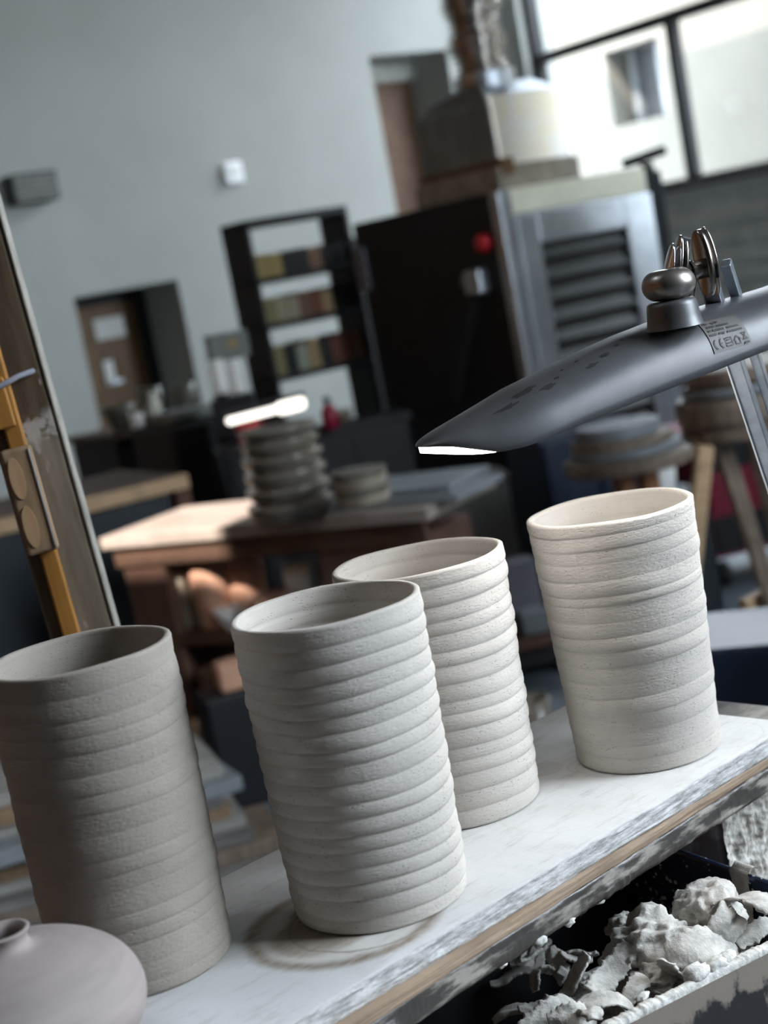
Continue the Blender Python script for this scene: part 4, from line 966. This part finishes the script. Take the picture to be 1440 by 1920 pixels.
# ------------------------------------------------------------------ the clay cylinders
def cylinder(label, cx, cy, rb, rt, h, nb, amp, seed, mat, belly=0.0, inner_amp=.7, even=0.0):
    M_, NO, NI = 360, 380, 150
    r = np.random.default_rng(seed); th = np.linspace(0, 2 * np.pi, M_, endpoint=False)
    def wob(z, k0, a):                              # periodic in angle
        o_ = np.zeros((len(z), M_))
        for _ in range(5):
            m_ = r.integers(1, 4); o_ += a * np.sin(m_ * th[None, :] + r.uniform(8, 40) * z[:, None] * k0 + r.uniform(0, 6.28)) / 2.2
        return o_
    bh = 1 + (r.uniform(.62, 1.4, nb + 6) - 1) * (1 - .6 * even); bz = np.concatenate([[0], np.cumsum(bh)]); bz = bz / bz[nb] * h
    ba_ = r.uniform(.7, 1.2, nb + 6)
    def ridge(z, a, flip=1):
        zz_ = z[:, None] + wob(z, 1, .0009) + .0012 * np.sin(th[None, :] + r.uniform(0, 6))
        ph = np.interp(zz_, bz, np.arange(len(bz))); k_ = np.clip(ph.astype(int), 0, nb + 5); t_ = ph - np.floor(ph)
        lobe = np.sin(np.pi * np.clip(t_, 0, 1) ** .72) ** (.62 + .15 * even)
        loc = .62 + .26 * even + (.38 - .26 * even) * np.sin(th[None, :] * (1 + k_ % 2) + k_ * 1.7)
        return a * ba_[k_] * lobe * loc
    zo = np.linspace(.0, h - .002, NO)
    base = rb + (rt - rb) * (zo / h) + belly * np.sin(np.pi * zo / h)
    fade = np.clip(zo / .010, 0, 1) * np.clip((h - zo) / .012, .15, 1)
    rnd0 = -.0022 * np.clip(1 - zo / .0025, 0, 1) ** 2
    Rn = base[:, None] + fade[:, None] * (ridge(zo, amp) - amp * .5) + rnd0[:, None] + .00010 * r.normal(size=(NO, M_)) + .00022 * wob(zo, 6, 1)
    wt = .0052
    lipz = np.array([h - .0006, h + .0002, h + .0002, h - .0008]); lipr = np.array([rt - .0004, rt - .0016, rt - wt + .0012, rt - wt])
    zi = np.linspace(h - .003, .009, NI)
    bi = rb + (rt - rb) * (zi / h) + belly * np.sin(np.pi * zi / h) - wt
    Ri = bi[:, None] - ridge(zi, amp * inner_amp) * np.clip((h - zi) / .012, .1, 1)[:, None]
    rows_r = [np.full((1, M_), 1e-4), np.full((1, M_), rb * .9), Rn, lipr[:, None] + np.zeros((4, M_)) + .00025 * np.sin(3 * th + seed)[None, :], Ri, np.full((1, M_), rb * .5), np.full((1, M_), 1e-4)]
    rows_z = [np.zeros(1), np.zeros(1), zo, lipz, zi, np.full(1, .0085), np.full(1, .008)]
    Rr = np.concatenate(rows_r, 0); Zz = np.concatenate(rows_z, 0)
    Zz2 = Zz[:, None] + np.zeros((1, M_)) + (.0004 * np.sin(2 * th + seed) + .0003 * np.sin(5 * th))[None, :] * (Zz / h)[:, None]
    P_ = np.stack([Rr * np.cos(th)[None, :], Rr * np.sin(th)[None, :], Zz2], -1)
    uvv = np.stack([np.broadcast_to(th[None, :] * rb, Rr.shape), Zz2 + np.where(np.arange(len(Zz)) > NO + 4, .5, 0)[:, None]], -1)
    o_ = grid('clay_cylinder', P_, mat, None, True, uvv)
    return tag(o_, label, 'vase', 'thrown clay cylinders on the board', (cx, cy, 1.0003), r.uniform(0, 6))
cylinder('leftmost thrown clay cylinder, darkest and greyest, behind the squat bottle', -.2265, 1.042, .062, .0655, .2305, 17, .0011, 11, 'clay_dimmed', .0016, .4, .5)
cylinder('tall clay cylinder second from left, nearest the board front edge', -.054, 1.0767, .0640, .0690, .2233, 18, .0018, 12, 'clay_pale', .0006, 1.0, 1.0)
cylinder('clay cylinder partly hidden behind the taller front one', .0195, 1.2424, .0660, .0718, .2125, 16, .0017, 13, 'clay_pale', 0.0, .6, .8)
cylinder('palest clay cylinder at the right, tapering to its foot under the lamp', .1885, 1.2865, .0625, .0712, .2165, 17, .0011, 14, 'clay_pale', .0, .35)
# squat bottle at lower left
bb = atz(5, 1752, 1.098)
bt_ = thing('squat_bottle', 'squat smooth clay bottle with a short flared neck in the lower left corner', 'bottle', (bb[0], bb[1], 1.0003))
pr = [(.0, 0), (.045, 0), (.052, .003)]
for k in range(25):
    a = -1.05 + k / 24 * (1.05 + 1.35); pr.append((.0775 * math.cos(a) ** .8 if math.cos(a) > 0 else .0775 * .2, .046 + .042 * math.sin(a)))
pr = [q for q in pr]
pr += [(.0165, .0885), (.0145, .091), (.0140, .094), (.0150, .097), (.0165, .0985), (.0168, .0998), (.0155, .1006), (.0135, .1), (.0118, .096), (.0118, .088), (.03, .08), (.05, .05), (.03, .012), (0, .01)]
MB().lathe(pr, (0, 0, 0), 96, None, False).build('bottle_body', 'bottle_clay', bt_, smooth=True)

# ------------------------------------------------------------------ the work lamp over the board
LS = .90
A = np.array(aty(786, 838, 1.27)); Bm = np.array([.379, 1.425, 1.3385]); ax = Vector(Bm - A).normalized()
LL = .66
side = Vector((-ax.y, ax.x, 0)).normalized() * -1          # towards the camera
upv = side.cross(ax) * 1; upv = upv if upv.z > 0 else -upv
lamp = thing('work_lamp', 'silver bladed work lamp with a swivel joint reaching over the cylinders', 'lamp', tuple(aty(786, 838, 1.27 * LS)))
lamp.scale = (LS, LS, LS)
def LP(s, w, h): return ax * s + side * w + upv * h
ns_, na = 90, 40
W0 = .052
def sm01(t): t = min(1, max(0, t)); return t * t * (3 - 2 * t)
TS = [0, .0093, .0249, .042, .0684, .0994, .1523, .1818, .2175, .2595, .3263, .3885, .7]; TT = [.0005, .0045, .008, .011, .0155, .021, .0265, .0295, .032, .033, .030, .027, .025]
DS = [0, .008, .0171, .0342, .0482, .0715, .1026, .1305, .331, .7]; DT = [0, -.002, -.005, -.013, -.0195, -.0220, -.0210, -.0198, -.0180, -.017]
def shape(s_):
    u_ = min(1, s_ / .11); wf = math.sqrt(max(0, 1 - (1 - u_) ** 2))
    dip = float(np.interp(s_, DS, DT)); return wf, float(np.interp(s_, TS, TT)) - dip, dip
P = np.zeros((ns_, na, 3))
for i in range(ns_):
    s_ = LL * (i / (ns_ - 1)) ** 1.6
    wf, hf, dip = shape(s_)
    for j in range(na):
        a = math.pi * j / (na - 1)
        P[i, j] = LP(s_, W0 * wf * math.cos(a) , dip + hf * math.sin(a) ** .8)
sh = grid('lamp_shade', P, 'lamp_metal', lamp)
sm = sh.modifiers.new('solid', 'SOLIDIFY'); sm.thickness = .001; sm.offset = 0
# diffuser slab: rounded at the tip, proud of the shade there
mb = MB(); n = 40; outl = []
for i in range(n):
    s_ = (LL - .01) * (i / (n - 1)) ** 1.8; outl.append((.0012 + s_, W0 * .86 * shape(s_)[0]))
v = []; 
HB = lambda s_: float(np.interp(s_, [0, .0171, .0342, .0482, .07, .7], [-.0055, -.0115, -.0170, -.0198, -.0185, -.015]))
for hh in (0, .005):
    v += [LP(s_, w, HB(s_) + hh) for s_, w in outl] + [LP(s_, -w, HB(s_) + hh) for s_, w in outl[::-1]]
m = 2 * n
mb.add(v, [q_ for o_ in (0, m) for q_ in [(o_ + k, o_ + k + 1, o_ + m - 2 - k, o_ + m - 1 - k) for k in range(n - 1)]] + [(k, (k + 1) % m, m + (k + 1) % m, m + k) for k in range(m)])
mb.build('diffuser', 'led_lit', lamp)
# rating sticker on the shade's near flank
def flank(s_, a, off=.0006):
    wf, hf, dip = shape(s_)
    return LP(s_, (W0 + off) * math.cos(a), dip + (hf + off) * math.sin(a) ** .8)
def locate(px, py):
    d = ray(px, py); best = None
    for s_ in np.linspace(.05, .6, 200):
        for a in np.linspace(.02, 1.6, 80):
            p = np.array(flank(s_, a)) + A - EYE
            e = np.linalg.norm(np.cross(d, p)) / np.linalg.norm(d)
            if best is None or e < best[0]: best = (e, s_, a)
    return best[1:]
s00, a00 = locate(1308, 606); s10, a10 = locate(1377, 592); s01, a01 = locate(1342, 664); s11, a11 = locate(1409, 643)
def stk(u_, v_, off):
    s_ = (1 - v_) * ((1 - u_) * s00 + u_ * s10) + v_ * ((1 - u_) * s01 + u_ * s11); a = (1 - v_) * ((1 - u_) * a00 + u_ * a10) + v_ * ((1 - u_) * a01 + u_ * a11)
    return np.array(flank(s_, a, off))
uu = np.linspace(0, 1, 16)
simple('sticker_grey', (.115, .108, .10), .5, var=.05); simple('print_black', (.02, .02, .02), .6)
stick = grid('rating_sticker', np.array([[stk(a, b, .0011) for a in uu] for b in uu]), 'sticker_grey', lamp)
pb = MB()
def pq(u0, v0, u1, v1):
    pb.add([stk(u0, v0, .0017), stk(u1, v0, .0017), stk(u1, v1, .0017), stk(u0, v1, .0017)], [(0, 1, 2, 3)])
rr2 = random.Random(3)
for row, (v0, segs) in enumerate(((.09, ((.07, .17), (.28, .45))), (.22, ((.10, .30), (.36, .66))), (.35, ((.08, .16), (.20, .50), (.56, .86))), (.48, ((.06, .24), (.30, .46), (.52, .92))))):
    for (u0, u1) in segs:
        u = u0
        while u < u1 - .01:
            w = .020 + .012 * rr2.random(); pq(u, v0 + .01, min(u + w, u1), v0 + .075); u += w + .008
def arc(cu, cv, ru, rv, a0, a1, th, n=12):
    for k in range(n):
        b0, b1 = a0 + (a1 - a0) * k / n, a0 + (a1 - a0) * (k + 1) / n
        pb.add([stk(cu + (ru + x) * math.cos(b), cv + (rv + x * 1.2) * math.sin(b), .0017) for b, x in ((b0, 0), (b1, 0), (b1, th), (b0, th))], [(0, 1, 2, 3)])
arc(.14, .80, .060, .11, math.pi * .55, math.pi * 1.45, .022); arc(.29, .80, .060, .11, math.pi * .55, math.pi * 1.45, .022); pq(.235, .785, .285, .815)   # CE
pq(.36, .68, .54, .70); pq(.36, .90, .54, .92); pq(.36, .68, .375, .92); pq(.525, .68, .54, .92); pq(.40, .74, .50, .77); pq(.40, .82, .50, .85)              # square symbol
for (a_, b_, c_, d_) in ((.58, .80, .67, .68), (.67, .68, .76, .80)): pb.add([stk(a_, b_, .0017), stk(c_, d_, .0017), stk(c_, d_ + .035, .0017), stk(a_, b_ + .035, .0017)], [(0, 1, 2, 3)])
pq(.60, .80, .62, .93); pq(.72, .80, .74, .93); pq(.60, .91, .74, .93)                                                                                    # house symbol
for (a_, b_, c_, d_) in ((.80, .64, .93, .86), (.93, .64, .80, .86)): pb.add([stk(a_, b_, .0017), stk(a_ + .02, b_, .0017), stk(c_ + .02, d_, .0017), stk(c_, d_, .0017)], [(0, 1, 2, 3)])
pq(.81, .64, .94, .67); pq(.83, .83, .92, .86); pq(.82, .92, .95, .965)                                                                                    # crossed bin
pb.build('sticker_print', 'print_black', stick)
# worn marks along the top of the shade
wm = MB()
for k in range(11):
    s_ = .075 + .013 * k + rr2.uniform(-.006, .006); a = 1.12 + rr2.uniform(-.22, .16); w = rr2.uniform(.003, .011) * (1.3 if k < 4 else .7)
    u2 = min(1, s_ / .125)
    def fl(s_, a):
        wf, hf, dip = shape(s_)
        return LP(s_, (W0 * wf + .0010) * math.cos(a), dip + (hf + .0010) * math.sin(a) ** .8)
    nb_ = 14; ring_ = []
    for q_ in range(nb_):
        an = 2 * math.pi * q_ / nb_; m_ = 1 + rr2.uniform(-.35, .35)
        ring_.append(fl(s_ + w * m_ * math.cos(an) * .8, a + .055 * m_ * math.sin(an) * (.4 + w * 60)))
    wm.add([fl(s_, a)] + ring_, [(0, 1 + q_, 1 + (q_ + 1) % nb_) for q_ in range(nb_)])
wm.build('worn_mark', 'print_black', lamp)
# swivel: two stacked pebble-shaped discs
J = np.array(aty(1262, 588, 1.345)) - A
def disc(name, c, r, h, mat, ex=1.0):
    pr = []; n_ = 18
    for k in range(n_):
        a = -math.pi / 2 + math.pi * k / (n_ - 1); pr.append((max(1e-4, (r - h / 2) + h / 2 * math.cos(a)), h / 2 + h / 2 * math.sin(a)))
    return MB().lathe([(1e-4, 0)] + pr + [(1e-4, h)], tuple(c), 48, Matrix(((1, 0, 0), (0, 1, 0), (0, 0, 1))), False).build(name, mat, lamp, smooth=True)
J[2] -= .003
MB().lathe([(.0255, -.009), (.0238, -.004), (.0230, .002), (.0222, .010), (.0215, .013), (.019, .015), (0, .015)], tuple(J), 48, None, False).build('swivel_base', 'lamp_metal', lamp, smooth=True)
disc('swivel_cap', J + np.array([0, 0, .0155]), .0235, .0265, 'cap_metal')
# hinge: two curved cheeks, bolts between, thumb disc
Hc = np.array(aty(1300, 500, 1.36)) - A
hx = Vector((1, .25, .1)).normalized()
def cheek(name, dx, rx, rz, bow, mat, th=.0022, lean=0.0):
    n_, m_ = 20, 16; P = np.zeros((n_, m_ * 2 + 1, 3)); pr = []
    rim = []
    mb = MB(); cen = []
    vv = []; ff = []
    for side_ in (0, 1):
        for i in range(n_):
            rr_i = i / (n_ - 1)
            for k in range(36):
                a = 2 * math.pi * k / 36
                loc = Vector((dx + (th if side_ else 0) + bow * (1 - rr_i ** 2) + lean * rr_i * math.sin(a), rx * rr_i * math.cos(a), rz * rr_i * math.sin(a)))
                vv.append(Vector(Hc) + hx * loc.x + Vector((-.25, 1, 0)).normalized() * loc.y + Vector((0, 0, 1)) * loc.z)
    def id_(sd, i, k): return sd * n_ * 36 + i * 36 + k % 36
    for sd in (0, 1):
        for i in range(n_ - 1):
            for k in range(36): ff.append((id_(sd, i, k), id_(sd, i, k + 1), id_(sd, i + 1, k + 1), id_(sd, i + 1, k)))
    for k in range(36): ff.append((id_(0, n_ - 1, k), id_(0, n_ - 1, k + 1), id_(1, n_ - 1, k + 1), id_(1, n_ - 1, k)))
    return mb.add(vv, ff).build(name, mat, lamp, smooth=True)
cheek('clip_plate', -.0255, .010, .025, -.003, 'bright_steel', .0012, .0085)
cheek('clip_plate', -.0185, .012, .030, -.0035, 'bright_steel', .0014, .010)
cheek('clip_plate', -.0125, .010, .027, -.002, 'dark_chrome', .0030, .007)
cheek('clip_plate', .0075, .013, .030, .002, 'dark_chrome', .0060, -.0012)
cheek('clip_plate', .0165, .0125, .031, .003, 'bright_steel', .0014, -.002)
def hp(x, y, z): return Vector(Hc) + hx * x + Vector((-.25, 1, 0)).normalized() * y + Vector((0, 0, z))
MB().tube([hp(-.014, 0, -.004), hp(.010, 0, -.004)], .0085, 20).build('bolt', 'dark_chrome', lamp, smooth=False)
MB().tube([hp(-.004, 0, -.004), hp(-.0015, 0, -.004)], .0105, 20).build('washer', 'dark_chrome', lamp)
MB().bar(hp(-.012, 0, .006), hp(-.004, 0, .027), .010, .009).build('clip_block', 'rubber_black', lamp, .0015)
MB().tube([hp(-.006, -.0, -.012), hp(-.012, 0, -.030)], .006, 14).build('stem', 'dark_chrome', lamp)
# arms: two parallel square tubes running down behind the shade to a clamp
def at(px, py, Y): return Vector(np.array(aty(px, py, Y)) - A)
P0, P1 = at(1322, 500, 1.385), at(1442, 868, 1.50)
dirn = (P1 - P0); base_z = (.7505 - aty(786, 838, 1.27 * LS)[2]) / LS; tt = (base_z + .03 - P0.z) / dirn.z
PB_ = P0 + dirn * tt
offs = Vector((.022, .012, .0))
MB().bar(P0, PB_, .013, .013).build('arm', 'arm_metal', lamp, .0012)
MB().bar(P0 + offs, PB_ + offs, .009, .011).build('arm', 'arm_metal', lamp, .0012)
MB().bar(P0 + Vector((-.0078, 0, 0)), PB_ + Vector((-.0078, 0, 0)), .0014, .0138).build('arm_rib', 'bright_steel', lamp)
MB().bar(hp(.012, 0, -.01), P0 + offs * .5, .006, .012).build('link_plate', 'bright_steel', lamp, .001)
MB().lathe([(0, -.03), (.035, -.03), (.035, -.022), (.02, -.018), (.02, .02), (0, .02)], tuple(PB_ + offs * .5), 28, None, False).build('clamp_base', 'black_steel', lamp)
